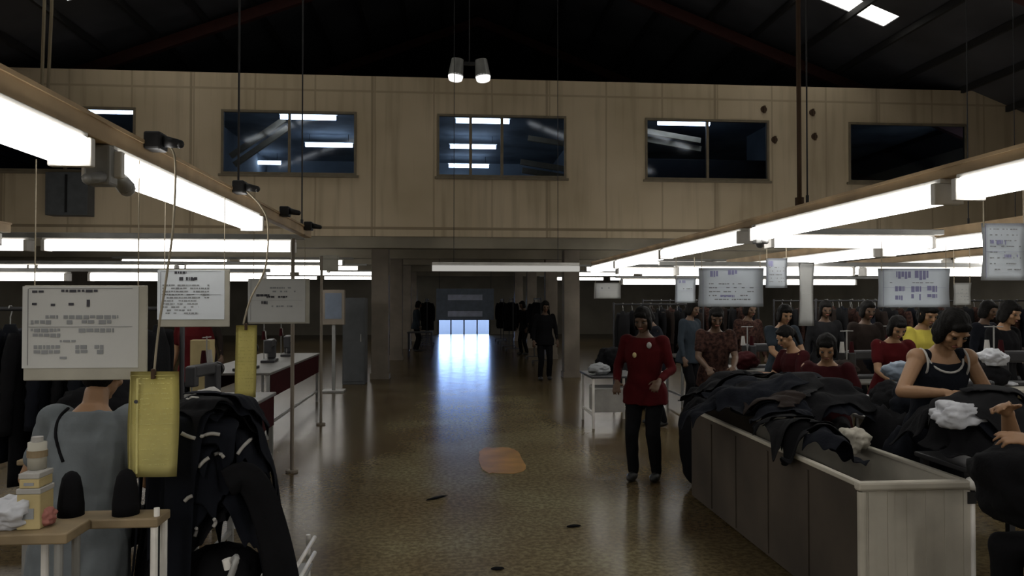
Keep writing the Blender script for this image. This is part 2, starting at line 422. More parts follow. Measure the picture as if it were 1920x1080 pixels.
def slanted_bars(px0, py0, px1, py1, Y, n, lab):  # tan bars drawn where diagonal streaks cross the panes
    a, c = at(px0, py0, Y), at(px1, py1, Y + .6)
    for k in range(n):
        b = bm_(); off = Vector((.05 * k, .12 * k, -.17 * k)); d = (c - a)
        mt = Matrix.Translation((a + c) / 2 + off) @ Matrix.Rotation(-math.atan2(d.z, d.x) * -1, 4, 'Y').inverted()
        box(b, -d.length / 2, d.length / 2, -.04, .04, -.06, .06, mtx=mt)
        tag(obj('hanging_bar', b, 'bar_tan'), lab + (', upper one' if k == 0 else ', lower one' if k == 1 else ', lowest one'), 'batten', 'slanting bars inside the offices')
t = thing('office_ceiling_lamp', 'unseen added tube past the far jamb of the rightmost office window', 'lamp', (12.9, 16.85, 5.3), R(90), 'tubes on the office ceiling')  # lamp added out of sight to brighten the rightmost office
b = bm_(); cyl(b, (-.6, 0, 0), (.6, 0, 0), .055, seg=10); obj('tube', b, TUBE_FAR, t)
slanted_bars(430, 285, 535, 232, 17.2, 2, 'pale bar slanting inside the second office window')
slanted_bars(1215, 240, 1300, 268, 17.0, 2, 'pale bar slanting inside the fourth office window')
slanted_bars(985, 300, 1062, 322, 17.0, 2, 'pale bar slanting low inside the middle office window')
slanted_bars(1000, 255, 1060, 275, 17.6, 1, 'pale bar slanting high inside the middle office window')

# rusty anchor plates and conduit on the office front
for px, py, l in ((1432, 205, 'rusty anchor above the fourth window'), (1452, 262, 'rusty anchor beside the fourth window'),
                  (1523, 211, 'upper rusty anchor right of the dark hanger pipe'), (1527, 256, 'lower rusty anchor right of the dark hanger pipe')):
    p = at(px, py, FY); b = bm_(); cyl(b, (p.x, FY - .03, p.z), (p.x, FY - .001, p.z), .055, .075, 10)
    box(b, p.x - .02, p.x + .02, FY - .06, FY - .02, p.z - .09, p.z + .07); tag(obj('hanging_anchor', b, 'rust'), l, 'anchor', 'rusty anchors on the office front')

# ------------------------------------------------------------------ hanging fluorescent lamps
def make_lamp(L, n_tubes=2, m=TUBE, refl=True):
    """a batten under a rail; origin at the underside of the rail"""
    t = thing('hanging_fluorescent_lamp', 'lamp', 'lamp')
    b = bm_(); box(b, -.05, .05, .01, L - .01, -.022, 0, .004); obj('housing', b, 'white_enamel', t)
    prof = [(-.060, -.0225), (.060, -.0225), (.072, -.05), (.070, -.095), (.052, -.118), (.012, -.124), (0, -.112), (-.012, -.124), (-.052, -.118), (-.070, -.095), (-.072, -.05)]
    b = bm_(); loft(b, [[Vector((x, y, z)) for (x, z) in prof] for y in (.05, L - .05)]); obj('tube_glare', b, m, t)  # glare of tubes and lit reflector built as one glowing body
    for y in (.03, L - .03):
        b = bm_(); box(b, -.078, .078, y - .018, y + .018, -.13, -.0225, .006); obj('lamp_holder', b, 'white_enamel', t)
    return t
LP = {}
def lamp(L, x, y, z, rz, label, group):
    k = round(L, 2)
    if k not in LP:
        o = LP[k] = make_lamp(L); o.location = (x, y, z); o.rotation_euler = (0, 0, rz)
    else: o = dup(LP[k], (x, y, z), rz)
    o['label'] = label; o['group'] = group; return o
ORD = ['nearest', 'second', 'third', 'fourth', 'fifth', 'sixth', 'seventh']
def rail_y(x, y0, y1, z, name_label, joints, lamp_label, group, m='tan_beam', h=.085, w=.07):
    b = bm_(); box(b, x - w / 2, x + w / 2, y0, y1, z, z + h, .006)
    box(b, x - w / 2 - .008, x + w / 2 + .008, y0, y1, z + h - .012, z + h + .004)
    tag(obj('lamp_rail', b, m), name_label, 'rail')
    for k, (a, c) in enumerate(joints): lamp(c - a, x, a, z - .001, 0, '%s, %s lamp from the camera' % (lamp_label, ORD[k]), group)
def rail_x(y, x0, x1, z, name_label, joints, lamp_label, group, m='grey_metal', frm='aisle'):
    b = bm_(); box(b, x0, x1, y - .03, y + .03, z, z + .05, .005); tag(obj('lamp_rail', b, m), name_label, 'rail')
    for k, (a, c) in enumerate(joints): lamp(c - a, c, y, z - .001, R(90), '%s, %s lamp from the aisle' % (lamp_label, ORD[k]), group)
G1 = 'fluorescent lamps over the left sewing line'; G2 = 'fluorescent lamps over the right sewing line'
rail_y(-1.38, .4, 7.66, 2.275, 'tan lamp rail running along the left edge of the aisle', [(.55, 2.95), (3.15, 5.55)], 'bright fluorescent lamp under the left aisle rail', G1)
rail_y(2.5, 1.0, 13.0, 2.265, 'tan lamp rail running along the right edge of the aisle', [(1.1, 3.5), (3.6, 6.0), (6.2, 8.6), (8.6, 11.0), (10.99 + .02, 12.9)], 'bright fluorescent lamp under the right aisle rail', G2, h=.06)
rail_y(-3.95, .4, 7.2, 2.265, 'tan lamp rail over the second left sewing line', [(2.0, 4.4), (4.6, 7.0)], 'fluorescent lamp under the second left rail', G1)
rail_x(7.72, -6.6, -1.42, 2.265, 'grey lamp rail crossing at the end of the left aisle rail', [(-3.9, -1.5), (-6.4, -4.0)], 'fluorescent lamp on the crossing rail left of the aisle', G1)
rail_x(13.2, -9.2, -1.9, 2.27, 'grey lamp rail crossing just before the office front on the left', [(-4.4, -2.0), (-6.9, -4.5), (-9.1, -6.98 + .28)], 'fluorescent lamp on the rail nearest the office front', G1)
rail_x(11.0, -6.5, -2.5, 2.06, 'low grey lamp rail behind the hanging boards on the left', [(-4.95, -2.55), (-6.4, -5.2)], 'fluorescent lamp on the low rail behind the boards', G1)
rail_y(4.75, 2.9, 12.6, 2.265, 'tan lamp rail over the second right sewing line', [(3.0, 5.4), (5.5, 7.9), (8.0, 10.4), (10.2 + .3, 12.4 + .5)], 'fluorescent lamp under the second right rail', G2)
rail_y(7.1, 5.0, 13.0, 2.265, 'tan lamp rail over the third right sewing line', [(5.2, 7.6), (7.7, 10.1), (10.3, 12.7)], 'fluorescent lamp under the third right rail', G2)
rail_x(6.75, 2.7, 4.6, 2.268, 'grey lamp rail crossing between the first and second right rails', [(2.9, 4.5)], 'fluorescent lamp on the short crossing rail', G2)
rail_x(9.6, 2.7, 9.6, 2.23 - .12, 'grey lamp rail crossing low in the middle of the right side', [(2.9, 5.3), (5.4, 7.8)], 'fluorescent lamp on the low middle crossing rail', G2)
rail_x(13.5, 2.9, 11.2, 2.27, 'grey lamp rail crossing before the office front on the right', [(3.0, 5.4), (5.6, 8.0), (8.2, 10.6)], 'fluorescent lamp on the crossing rail before the office front', G2)
rail_x(15.3, 3.4, 9.0, 2.12, 'low grey lamp rail under the edge of the office front', [(3.5, 5.9), (6.1, 8.5)], 'fluorescent lamp on the low rail under the office front', G2)
for k, y in enumerate((18.0, 21.0, 25.0, 30.0)):
    rail_x(y, 3.6, 9.0, 2.62, 'grey lamp rail under the low ceiling, right, %s in' % ORD[k], [(3.8, 6.2), (6.4, 8.8)], 'lamp on the %s low ceiling rail, right' % ORD[k], 'lamps under the low ceiling')
    rail_x(y, -7.6, -2.2, 2.62, 'grey lamp rail under the low ceiling, left, %s in' % ORD[k], [(-4.8, -2.4), (-7.4, -5.0)], 'lamp on the %s low ceiling rail, left' % ORD[k], 'lamps under the low ceiling')
# the dim lamp across the aisle
t = thing('hanging_aisle_lamp', 'long pale fluorescent lamp hanging across the aisle before the office front', 'lamp', (1.0, 13.1, 2.22))
b = bm_(); box(b, -1.27, 1.27, -.05, .05, .05, .1, .008); obj('housing', b, 'white_enamel', t)
b = bm_(); cyl(b, (-1.27, -.02, -.005), (1.27, -.02, -.005), .05, seg=12); obj('diffuser', b, TUBE_DIM, t, True)
for x in (-.9, .9):
    b = bm_(); cyl(b, (x, 0, .1), (x, 0, roof_z(1.0 + x) - 2.22), .006, seg=6); obj('hanger_wire', b, 'dark_metal', t)
# hangers from the roof to the rails
def hanger(x, y, z, r, lab, m='dark_metal', cat='wire'):
    b = bm_(); zt = roof_z(x) - .005; cyl(b, (x, y, z), (x, y, zt), r, seg=8); cyl(b, (x, y, z - .02), (x, y, z + .06), r * 1.9, seg=8)
    tag(obj('hanging_wire', b, m), lab, cat, 'hangers of the lamp rails')
for px, py, l in ((447, 335, 'dark wire from the roof to the left aisle rail, above the second plug'), (566, 425, 'dark wire from the roof to the far end of the left aisle rail')):
    p = atx(px, py, -1.38); hanger(-1.38, p.y, 2.365, .007, l)
p = atx(84, 160, -1.38)
t = thing('hanging_chain', 'pale doubled rope holding the near end of the left aisle rail', 'rope', (-1.38, p.y, 2.365))
for s in (-.02, .02):
    b = bm_(); tube(b, [(0, s, 0), (.008, s * 1.2, .3), (0, s * .6, roof_z(-1.38) - 2.37)], .006, 6); obj('strand', b, 'rope', t)
p = atx(1499, 380, 2.5); hanger(2.5, p.y, 2.33, .017, 'thick dark brown hanger pipe holding the right aisle rail', 'rust', 'pipe')
hanger(2.5, p.y - .12, 2.33, .006, 'thin dark wire beside the thick brown hanger pipe')
hanger(-3.95, 5.0, 2.35, .006, 'thin dark wire to the second left lamp rail')
hanger(4.75, 6.6, 2.35, .005, 'thin dark wire to the second right lamp rail'); hanger(7.1, 9.0, 2.35, .005, 'thin dark wire to the third right lamp rail')
# end posts that carry rails on the left
for px, py, x, y, l in ((603, 795, -1.69, 10.4, 'thin pale post standing farther along the left edge of the aisle'), (537, 900, -1.50, 7.55, 'thin pale post at the end of the left aisle rail')):
    b = bm_(); cyl(b, (x, y, 0), (x, y, 2.26), .018, seg=10); cyl(b, (x, y, 0), (x, y, .02), .06, seg=12); tag(obj('lamp_post', b, 'column_paint'), l, 'post', 'posts along the left line')
# black plugs on the left rail with their cords
plugs = [(278, 268, 'big black plug on the left aisle rail above the nearest board'), (440, 353, 'black plug on the left aisle rail below the second window'),
         (527, 398, 'black plug near the far end of the left aisle rail'), (572, 425, 'small black plug at the very end of the left aisle rail')]
for px, py, l in plugs:
    p = atx(px, py, -1.34)
    t = thing('hanging_plug', l, 'plug', (-1.34, p.y, p.z), group='plugs on the left aisle rail')
    b = bm_(); box(b, -.005, .07, -.05, .05, -.035, .045, .01); obj('socket', b, 'black_plastic', t)
    b = bm_(); capsule(b, (.06, 0, .01), .028, (.14, -.01, -.005), .02, 10); obj('plug_body', b, 'black_plastic', t, True)
def cord(pts, r, lab, m='rope', name='hanging_string'):
    b = bm_(); tube(b, smooth_pts(pts, 6), r, 6); return tag(obj(name, b, m, smooth=True), lab, 'cord', 'cords under the left aisle rail')
y1 = atx(278, 268, -1.34).y
cord([at(308, 268, y1), at(328, 296, y1), at(325, 420, 3.35), at(312, 520, 3.3), at(297, 620, 3.3), at(289, 697, 3.29)], .005, 'pale cord from the big plug down to the near yellow sheet')
y2 = atx(440, 353, -1.34).y
cord([at(462, 358, y2), at(488, 385, y2), at(502, 420, 5.0), at(498, 500, 5.0), at(470, 560, 5.0), at(456, 608, 4.99)], .006, 'pale cord from the second plug down to the far yellow sheet')
# ballast lumps at the joints
for px, py, X, l, g in ((190, 285, -1.38, 'grey lamp joint with dangling plug between the two lamps of the left aisle rail', .07), (1425, 425, 2.5, 'dark lamp joint between lamps on the right aisle rail', .06)):
    p = atx(px, py, X); t = thing('hanging_junction', l, 'junction', (X, p.y, 2.27))
    b = bm_(); box(b, -.05, .05, -.04, .04, -.16, -.001, .01); obj('bracket', b, 'grey_metal', t)
    b = bm_(); capsule(b, (.03, .05, -.1), .03, (.05, .12, -.15), .035, 10); obj('plug_body', b, 'grey_metal', t, True)
    b = bm_(); capsule(b, (.0, -.12, -.15), .02, (.02, -.04, -.13), .022, 8); obj('tube_end', b, 'grey_metal', t, True)
# twin flood lamp below the ridge
t = thing('hanging_flood_lamp', 'twin flood lamp hanging above the middle office window', 'lamp', (at(880, 128, 15.0).x, 15.0, at(880, 128, 15.0).z))
b = bm_(); cyl(b, (0, 0, .1), (0, 0, roof_z(t.location.x) - t.location.z - .01), .012, seg=8); box(b, -.16, .16, -.03, .03, .06, .12); obj('hanger_rod', b, 'dark_metal', t)
for s in (-1, 1):
    b = bm_()
    for k in range(1): cyl(b, (s * .27, 0, -.16), (s * .23, 0, .17), .15, .12, 16)
    obj('reflector', b, 'grey_metal', t, False)
    b = bm_(); cyl(b, (s * .275, -.01, -.235), (s * .27, 0, -.162), .135, .15, 16); obj('bulb', b, emit('flood_glow', (1, .98, .95), 1.3), t)

# ------------------------------------------------------------------ hanging boards and sheets
def scribble(bm, w, h, lines, seed, y=-.004, x0=None):
    """rows of short word strokes on a sheet w x h (centre origin): lines = [(v0, height, fill, left, right)]"""
    r = random.Random(seed); box(bm, -w / 2 - .004, -w / 2 - .0025, y - .001, y, -h * .46, h * .46); box(bm, -w / 2, w / 2, y - .001, y, h * .465, h * .468); box(bm, -w / 2, w / 2, y - .001, y, -.0006, .0006)
    for v, hh, fill, l, rt in lines:
        x = -w / 2 + l * w; e = -w / 2 + rt * w
        while x < e:
            ww = r.uniform(.012, .05) * w * 1.4
            if r.random() < fill: box(bm, x, min(x + ww, e), y - .001, y, h / 2 - v * h - hh * h * r.uniform(.7, 1), h / 2 - v * h)
            x += ww + .012 * w
def board(px0, py0, px1, py1, Y, lab, rows, dark, seed, strip=.1, hang=None, rz=0, paper='white_paper', group='hanging boards on the left line'):
    """backing board with a sheet of paper pinned on it, hung from wires"""
    a, c = at(px0, py0, Y), at(px1, py1, Y); w, h = c.x - a.x, a.z - c.z
    t = thing('hanging_board', lab, 'board', ((a.x + c.x) / 2, Y, (a.z + c.z) / 2), rz, group)
    b = bm_(); box(b, -w / 2, w / 2, .0, .012, -h / 2, h / 2, .004); obj('backing', b, 'grey_board', t)
    pw, ph = w * .93, h * (1 - strip)
    b = bm_(); box(b, -w / 2 - .004, -w / 2 + pw, -.003, -.0005, h / 2 - ph, h / 2 - .004); s = obj('paper', b, paper, t)
    b = bm_(); scribble(b, pw * .9, ph, rows, seed); o = obj('printed_lettering', b, 'ink_pale', s, loc=(-w * .035, -.001, h * strip / 2 * .98))
    if dark:
        b = bm_(); scribble(b, pw * .9, ph, dark, seed + 1); obj('heading_lettering', b, 'ink', s, loc=(-w * .035, -.0015, h * strip / 2 * .98))
    zt = (hang or 2.25) - t.location.z
    for x in (-w * .42, w * .42):
        b = bm_(); cyl(b, (x, .006, h / 2 - .01), (x, .006, zt), .0025, seg=6); obj('hanger_wire', b, 'rope', t)
    return t
rows = [(.30 + .062 * k, .032, .75, .02, .80 if k < 5 else .62) for k in range(10)]
board(45, 535, 275, 712, 3.36, 'large grey board with a printed sheet hanging nearest on the left',
      [(.36, .05, .9, .16, .86), (.42, .05, .8, .02, .86), (.52, .045, .8, .02, .3), (.52, .05, .8, .48, .82), (.58, .05, .8, .04, .3), (.66, .03, .7, .3, .45), (.72, .05, .85, .05, .3), (.72, .06, .85, .45, .72), (.78, .05, .8, .05, .3), (.78, .05, .8, .45, .72), (.86, .03, .6, .3, .42)],
      [(.05, .035, 1, .31, .66), (.06, .03, .8, .03, .14), (.21, .035, 1, .03, .075), (.22, .03, .7, .21, .25), (.21, .04, 1, .38, .43), (.17, .09, 1, .555, .585), (.09, .03, .5, .85, .95)], 3, .13)
board(297, 505, 430, 613, 4.5, 'middle grey board with a bluish sheet hanging behind the nearest board',
      rows, [(.04, .05, .9, .22, .42), (.15, .07, .5, .3, .6), (.17, .06, 1, .53, .58)], 11, .13, paper='cool_paper')
board(466, 522, 580, 607, 6.9, 'third pale board on the left with two dark marks, hanging beside the thin post',
      [(.2, .04, .6, .3, .9), (.28, .04, .6, .3, .9), (.62, .04, .5, .4, .9)], [(.36, .06, 1, .1, .36), (.40, .05, .8, .3, .75), (.52, .09, 1, .2, .32)], 19, .04)
def sheet(px0, py0, px1, py1, Y, lab, rz, cells, cat='sheet', name='hanging_sheet', paper='yellow_paper', ink='ink_yellow', clip=True, group='yellow sheets on cords', curl=.012, rows=None, seed=1):
    a, c = at(px0, py0, Y), at(px1, py1, Y); w, h = c.x - a.x, a.z - c.z
    t = thing(name, lab, cat, ((a.x + c.x) / 2, Y, (a.z + c.z) / 2), rz, group)
    b = bm_(); n = 10; vs = []
    for i in range(n + 1):
        for j in range(7):
            u, v = j / 6 - .5, i / n - .5
            vs.append(b.verts.new((u * w + .006 * (v), curl * math.sin(u * 3 + v * 5), v * h)))
    for i in range(n):
        for j in range(6): b.faces.new((vs[i * 7 + j], vs[i * 7 + j + 1], vs[(i + 1) * 7 + j + 1], vs[(i + 1) * 7 + j]))
    bmesh.ops.solidify(b, geom=b.faces[:], thickness=.0015)
    s = obj('paper', b, paper, t, True)
    b = bm_(); scribble(b, w * .86, h, rows or [(.06 + .048 * k, .010, .55, .1, .95) for k in range(18)], seed, y=-curl - .001); obj('printed_lettering', b, ink, s)
    if cells:
        b = bm_(); box(b, -w * .33, -w * .29, -curl - .003, -curl - .002, -h * .46, h * .44); obj('margin_line', b, ink, s)
        b = bm_(); cyl(b, (-w * .33, -curl - .005, h * .22), (-w * .33, -curl - .001, h * .22), .008, seg=10); obj('punch_mark', b, 'ink', s)
    if clip:
        b = bm_(); box(b, -.008, .008, -.02, .006, h / 2 - .03, h / 2 + .012, .003); obj('clip', b, 'rust', t)
    return t
sheet(243, 697, 333, 893, 3.3, 'large yellow ruled sheet hanging below the nearest board', R(4), True)
sheet(442, 610, 480, 745, 5.0, 'narrow yellow sheet turned sideways, hanging beyond the near one', R(8), False, curl=.006, seed=5)
# right-hand sheets
GS = 'white sheets hanging over the right line'
def rsheet(px0, py0, px1, py1, Y, lab, rows, seed, dark=None, hang=2.2, paper='cool_paper'):
    t = sheet(px0, py0, px1, py1, Y, lab, R(rnd.uniform(-4, 4)), False, 'sheet', 'hanging_sheet', paper, 'ink_pale', False, GS, .008, rows, seed)
    a, c = at(px0, py0, Y), at(px1, py1, Y); w, h = c.x - a.x, a.z - c.z
    if dark:
        b = bm_(); scribble(b, w * .86, h, dark, seed + 2, y=-.012); obj('heading_lettering', b, 'ink_blue', t)
    for x in (-w * .45, w * .45):
        b = bm_(); cyl(b, (x, 0, h / 2 - .02), (x, 0, hang - t.location.z), .003, seg=6); obj('hanger_string', b, 'rope', t)
    return t
rsheet(1310, 502, 1431, 575, 6.5, 'white sheet with a dark heading hanging left of the white paper strip', [(.4 + .1 * k, .03, .5, .1, .9) for k in range(5)], 31, [(.08, .16, .9, .12, .26), (.06, .12, .9, .44, .6), (.7, .06, .7, .3, .55)], 2.08)
rsheet(1436, 484, 1476, 540, 6.9, 'small bluish sheet hanging just right of the wide headed sheet', [(.3 + .12 * k, .03, .5, .1, .9) for k in range(5)], 37, [(.1, .2, .8, .05, .3)])
rsheet(1645, 503, 1782, 576, 6.0, 'white sheet with rows of small pictures hanging above the worker in yellow', [(.36, .02, .5, .1, .9)], 41,
       [(.08, .2, .85, .2, .45), (.06, .26, .7, .5, .72), (.1, .2, .5, .8, .92), (.46, .14, .95, .18, .34), (.46, .16, .95, .44, .6), (.45, .16, .95, .7, .86), (.70, .14, .95, .18, .30), (.66, .16, .95, .44, .6), (.66, .1, .9, .7, .86)], 2.15)
rsheet(1788, 530, 1820, 572, 7.2, 'small greenish white sheet beside the sheet with small pictures', [(.3 + .15 * k, .03, .4, .1, .9) for k in range(4)], 43, None, 2.2, 'white_paper')
rsheet(1840, 418, 1925, 526, 3.6, 'big pale sheet cut off by the right edge of the picture', [(.1 + .1 * k, .02, .5, .1, .9) for k in range(8)], 47, [(.3, .08, .6, .1, .5), (.55, .06, .5, .3, .9)], 2.26)
rsheet(1114, 530, 1164, 560, 10.5, 'small white sheet hanging beside the right column', [(.3, .08, .5, .1, .9)], 51, [(.1, .8, .6, .0, .12)], 2.1, 'white_paper')
rsheet(1266, 522, 1304, 568, 7.6, 'small bluish sheet hanging behind the head of the red jacket', [(.4, .05, .5, .1, .9)], 53, [(.08, .12, .9, .1, .5)], 2.1)
sheet(1498, 492, 1526, 611, 7.0, 'long blank white paper strip hanging among the lamps', R(-3), False, 'paper strip', 'hanging_paper_strip', 'white_paper', 'white_paper', False, GS, .014, [(.5, .01, .3, .1, .9)], 57)
t = thing('hanging_box', 'small white box hanging on the post before the left column', 'box', at(617, 493, 13.0))
b = bm_(); box(b, -.15, .15, -.05, .05, -.13, .13, .01); obj('body', b, 'grey_board', t); b = bm_(); box(b, -.15, .15, -.055, -.05, .06, .065); obj('seam', b, 'dark_metal', t)
for n, (px0, px1) in enumerate(((818, 926),)):
    a, c = at(px0, 541, 22.0), at(px1, 600, 22.0); w, h = c.x - a.x, a.z - c.z
    t = thing('hanging_baffle', 'dark blue banner with two light bands added before the far door', 'baffle', ((a.x + c.x) / 2, 22.0, (a.z + c.z) / 2))  # made-up panel that hides the bright door but leaves its floor reflection
    b = bm_(); box(b, -w / 2, w / 2, -.01, .01, -h / 2, h / 2); obj('cloth', b, 'screen_blue', t)
    for v in (.22, -.30):
        b = bm_(); box(b, -w * .3, w * .3, -.014, -.0105, h * v - .08, h * v + .08); obj('light_band', b, 'baffle_pale', t)
    for x in (-w * .45, w * .45):
        b = bm_(); cyl(b, (x, 0, h / 2 - .02), (x, 0, 2.95 - t.location.z), .008, seg=6); obj('hanger_wire', b, 'dark_metal', t)

# ------------------------------------------------------------------ cloth: draped pieces, bundles and hung garments
def fbm(p, o=3):
    return sum(noise.noise(Vector(p) * (2 ** k)) / (1.7 ** k) for k in range(o))
class Heap:
    """a mound whose top rises as pieces are laid on it, so that later pieces rest on earlier ones"""
    def __init__(self, fn, st=.02): self.fn, self.st, self.g = fn, st, {}
    def key(self, x, y): return int(math.floor(x / self.st)), int(math.floor(y / self.st))
    def top(self, x, y):
        i, j = self.key(x, y); g = self.g
        return max([g.get((i + a, j + b_), -9) for a in (-1, 0, 1) for b_ in (-1, 0, 1)])
def draped(name, H, cx, cy, rot, size, m, seed, label, cat, group, n=22, wr=.03, trim=0, floor=0.03, sleeves=True):
    """a shirt-shaped piece of cloth laid on the heap H"""
    bm = bm_(); vd = {}
    def inside(u, v):
        if abs(u) < .30 and -.5 < v < .5: return True
        return sleeves and abs(u) < .52 and .12 < v < .46 - .25 * (abs(u) - .3)
    c, s = math.cos(rot), math.sin(rot)
    def spot(u, v):
        bx, by = u * size, v * size
        wx_ = .12 * size * fbm((u * 1.7 + seed, v * 1.7, seed * .7), 2); wy_ = .12 * size * fbm((u * 1.7 - seed, v * 1.7 + 9, seed), 2)
        x, y = cx + c * bx - s * by + wx_, cy + s * bx + c * by + wy_
        p = Vector((x * 4 + seed * 3.1, y * 4 - seed, seed)); p2 = Vector(((c * x + s * y) * 11 + seed, (c * y - s * x) * 3.5, seed * 2))
        wv = wr * (1 - abs(noise.noise(p)) * 2) + wr * 1.3 * (1 - abs(noise.noise(p2)) * 2.2) + wr * .4 * noise.noise(p * 4)
        return Vector((x, y, max(floor, H.fn(x, y) + wv, H.top(x, y) + .010)))
    def vert(i, j):
        if (i, j) not in vd: vd[i, j] = bm.verts.new(spot((i / n - .5) * 1.1, (j / n - .5) * 1.1))
        return vd[i, j]
    for i in range(n):
        for j in range(n):
            if inside(((i + .5) / n - .5) * 1.1, ((j + .5) / n - .5) * 1.1):
                bm.faces.new((vert(i, j), vert(i + 1, j), vert(i + 1, j + 1), vert(i, j + 1)))
    bmesh.ops.smooth_vert(bm, verts=bm.verts[:], factor=.3, use_axis_x=True, use_axis_y=True, use_axis_z=True)
    bmesh.ops.recalc_face_normals(bm, faces=bm.faces)
    if sum(f.normal.z for f in bm.faces) < 0: bmesh.ops.reverse_faces(bm, faces=bm.faces[:])
    tops = [v.co.copy() for v in bm.verts] + [f.calc_center_median() for f in bm.faces]
    me = bpy.data.meshes.new(name); bm.to_mesh(me); bm.free()
    o = link(name, me, m, smooth=True)
    sd = o.modifiers.new('thick', 'SOLIDIFY'); sd.thickness = .006; sd.offset = 1
    ss = o.modifiers.new('sub', 'SUBSURF'); ss.levels = 1; ss.render_levels = 1
    tag(o, label, cat, group)
    for k in range(trim):
        r = random.Random(seed * 31 + k); u, v = r.uniform(-.22, .22), r.uniform(-.4, .4); a = r.uniform(0, 6.28); L = r.uniform(.03, .06) / size
        b = bm_(); tube(b, [spot(u + math.cos(a) * L * (q - 2) / 2, v + math.sin(a) * L * (q - 2) / 2) + Vector((0, 0, .004)) for q in range(5)], .008, 6)
        obj('label_tag', b, 'white_trim', o, True, 'white tag')
    for p in tops:
        k = H.key(p.x, p.y); H.g[k] = max(H.g.get(k, -9), p.z + .004)
    return o
def bundle(name, loc, r, m, seed, label, cat, group=None, rough=.3, rz=0, sub=4, parent=None):
    """a crumpled ball of cloth or plastic, flattened where it rests (origin at its base)"""
    bm = bm_(); bmesh.ops.create_icosphere(bm, subdivisions=sub, radius=1)
    for v in bm.verts:
        p = v.co.copy(); f = fbm(p * 1.3 + Vector((seed, 0, 0)), 3); g = 1 - abs(noise.noise(p * 2.6 + Vector((0, seed, 0)))) * 1.6
        k = 1 + rough * f + rough * .45 * g
        q = Vector((p.x * r[0] * k, p.y * r[1] * k, p.z * r[2] * k + r[2]))
        q.z = max(q.z, 0.0); v.co = q
    o = obj(name, bm, m, parent, True, loc=loc); o.rotation_euler = (0, 0, rz)
    return tag(o, label, cat, group) if parent is None else o
def hung_garment(L=.95, w=.36, d=.042, seed=0, m='char_cloth', sleeves=True):
    """coat on a hanger; origin at the hook"""
    t = thing('hanging_garment', 'garment', 'garment'); bm = bm_(); rings = []
    for i in range(13):
        f = i / 12; z = -.10 - f * L
        ww = w * (.35 + .65 * min(1, f * 6)) * (1 + .18 * f); dd = d * (.45 + .55 * min(1, f * 5)) * (1 + .2 * f)
        rings.append([Vector((ww / 2 * math.cos(a) * (1 + .03 * math.sin(7 * a + seed)), dd * math.sin(a) * (1 + .22 * math.sin(5 * a + seed + f) * f), z)) for a in [2 * math.pi * k / 24 for k in range(24)]])
    loft(bm, rings); obj('body', bm, m, t, True)
    if sleeves:
        for s in (-1, 1):
            b = bm_(); tube(b, smooth_pts([(s * w * .42, 0, -.15), (s * w * .56, .01, -.30), (s * w * .6, .02, -.55), (s * w * .58, .03, -.74)], 3), [.045] * 4 + [.042] * 3 + [.038] * 3, 10); obj('sleeve', b, m, t, True)
    b = bm_(); tube(b, [(0, 0, -.11), (0, 0, -.05), (.018, 0, -.016), (.025, 0, .008), (.013, 0, .030), (-.013, 0, .030), (-.023, 0, .012)], .004, 6); obj('hook', b, 'grey_metal', t)
    return t
HG = hung_garment(); HG.location = (-9.2, 15.0, 1.62); HG_used = [False]
def garment_rack(x, y, rz, n, L, z, lab, glab, mats, group, leg=True, gap=None):
    t = thing('garment_rack', lab, 'rack', (x, y, 0), rz)
    b = bm_(); cyl(b, (-L / 2, 0, z), (L / 2, 0, z), .014, seg=10); obj('rail_bar', b, 'dark_metal', t)
    for s in (-1, 1):
        b = bm_(); cyl(b, (s * L / 2, 0, .08), (s * L / 2, 0, z + .03), .016, seg=10); obj('upright', b, 'dark_metal', t)
        b = bm_(); box(b, s * L / 2 - .02, s * L / 2 + .02, -.24, .24, .07, .1, .005); o = obj('foot', b, 'dark_metal', t)
        for q in (-.22, .22):
            c = bm_(); cyl(c, (s * L / 2 - .012, q, .035), (s * L / 2 + .012, q, .035), .035, seg=12); obj('caster', c, 'black_plastic', o)
    c, s_ = math.cos(rz), math.sin(rz)
    for k in range(n):
        u = -L / 2 + .09 + (L - .18) * (k + .5) / n + rnd.uniform(-.01, .01)
        p = (x + c * u, y + s_ * u, z - .008); m = mats[k % len(mats)]
        if not HG_used[0]: o = HG; HG_used[0] = True; o.location = p; o.rotation_euler = (0, 0, rz + R(90 + rnd.uniform(-6, 6)))
        else: o = dup(HG, p, rz + R(90 + rnd.uniform(-6, 6)))
        for ch in o.children:
            if not ch.name.startswith('hook'): ch.material_slots[0].link = 'OBJECT'; ch.material_slots[0].material = M[m]
        o['label'] = glab; o['group'] = group
        o.scale = (rnd.uniform(.9, 1.1),) * 3
    return t
DK = ['black_cloth', 'navy_cloth', 'char_cloth']
garment_rack(-2.75, 5.3, R(4), 13, 1.9, 1.60, 'garment rack full of black clothes behind the grey-shirted worker', 'black garment hanging on the rack behind the nearest board', ['black_cloth', 'navy_cloth'], 'black garments on the left rack')
garment_rack(-5.2, 6.3, R(6), 11, 2.0, 1.55, 'garment rack of black clothes at the left edge of the picture', 'black garment hanging on the rack at the left edge of the picture', ['black_cloth', 'char_cloth'], 'black garments on the outer left rack')
for k, (x, y, l) in enumerate(((-.75, 28.5, 'left of the aisle before the far door'), (2.15, 26.0, 'right of the aisle, nearer one'), (2.45, 20.8, 'right of the aisle just past the office front'), (-.95, 34.0, 'left of the aisle close to the far door'), (2.2, 31.0, 'right of the aisle, farther one'))):
    garment_rack(x, y, R(90), 6, 1.6, 1.72, 'dark garment rack ' + l, 'dark coat hanging on the rack ' + l, DK, 'coats on the rack ' + l)

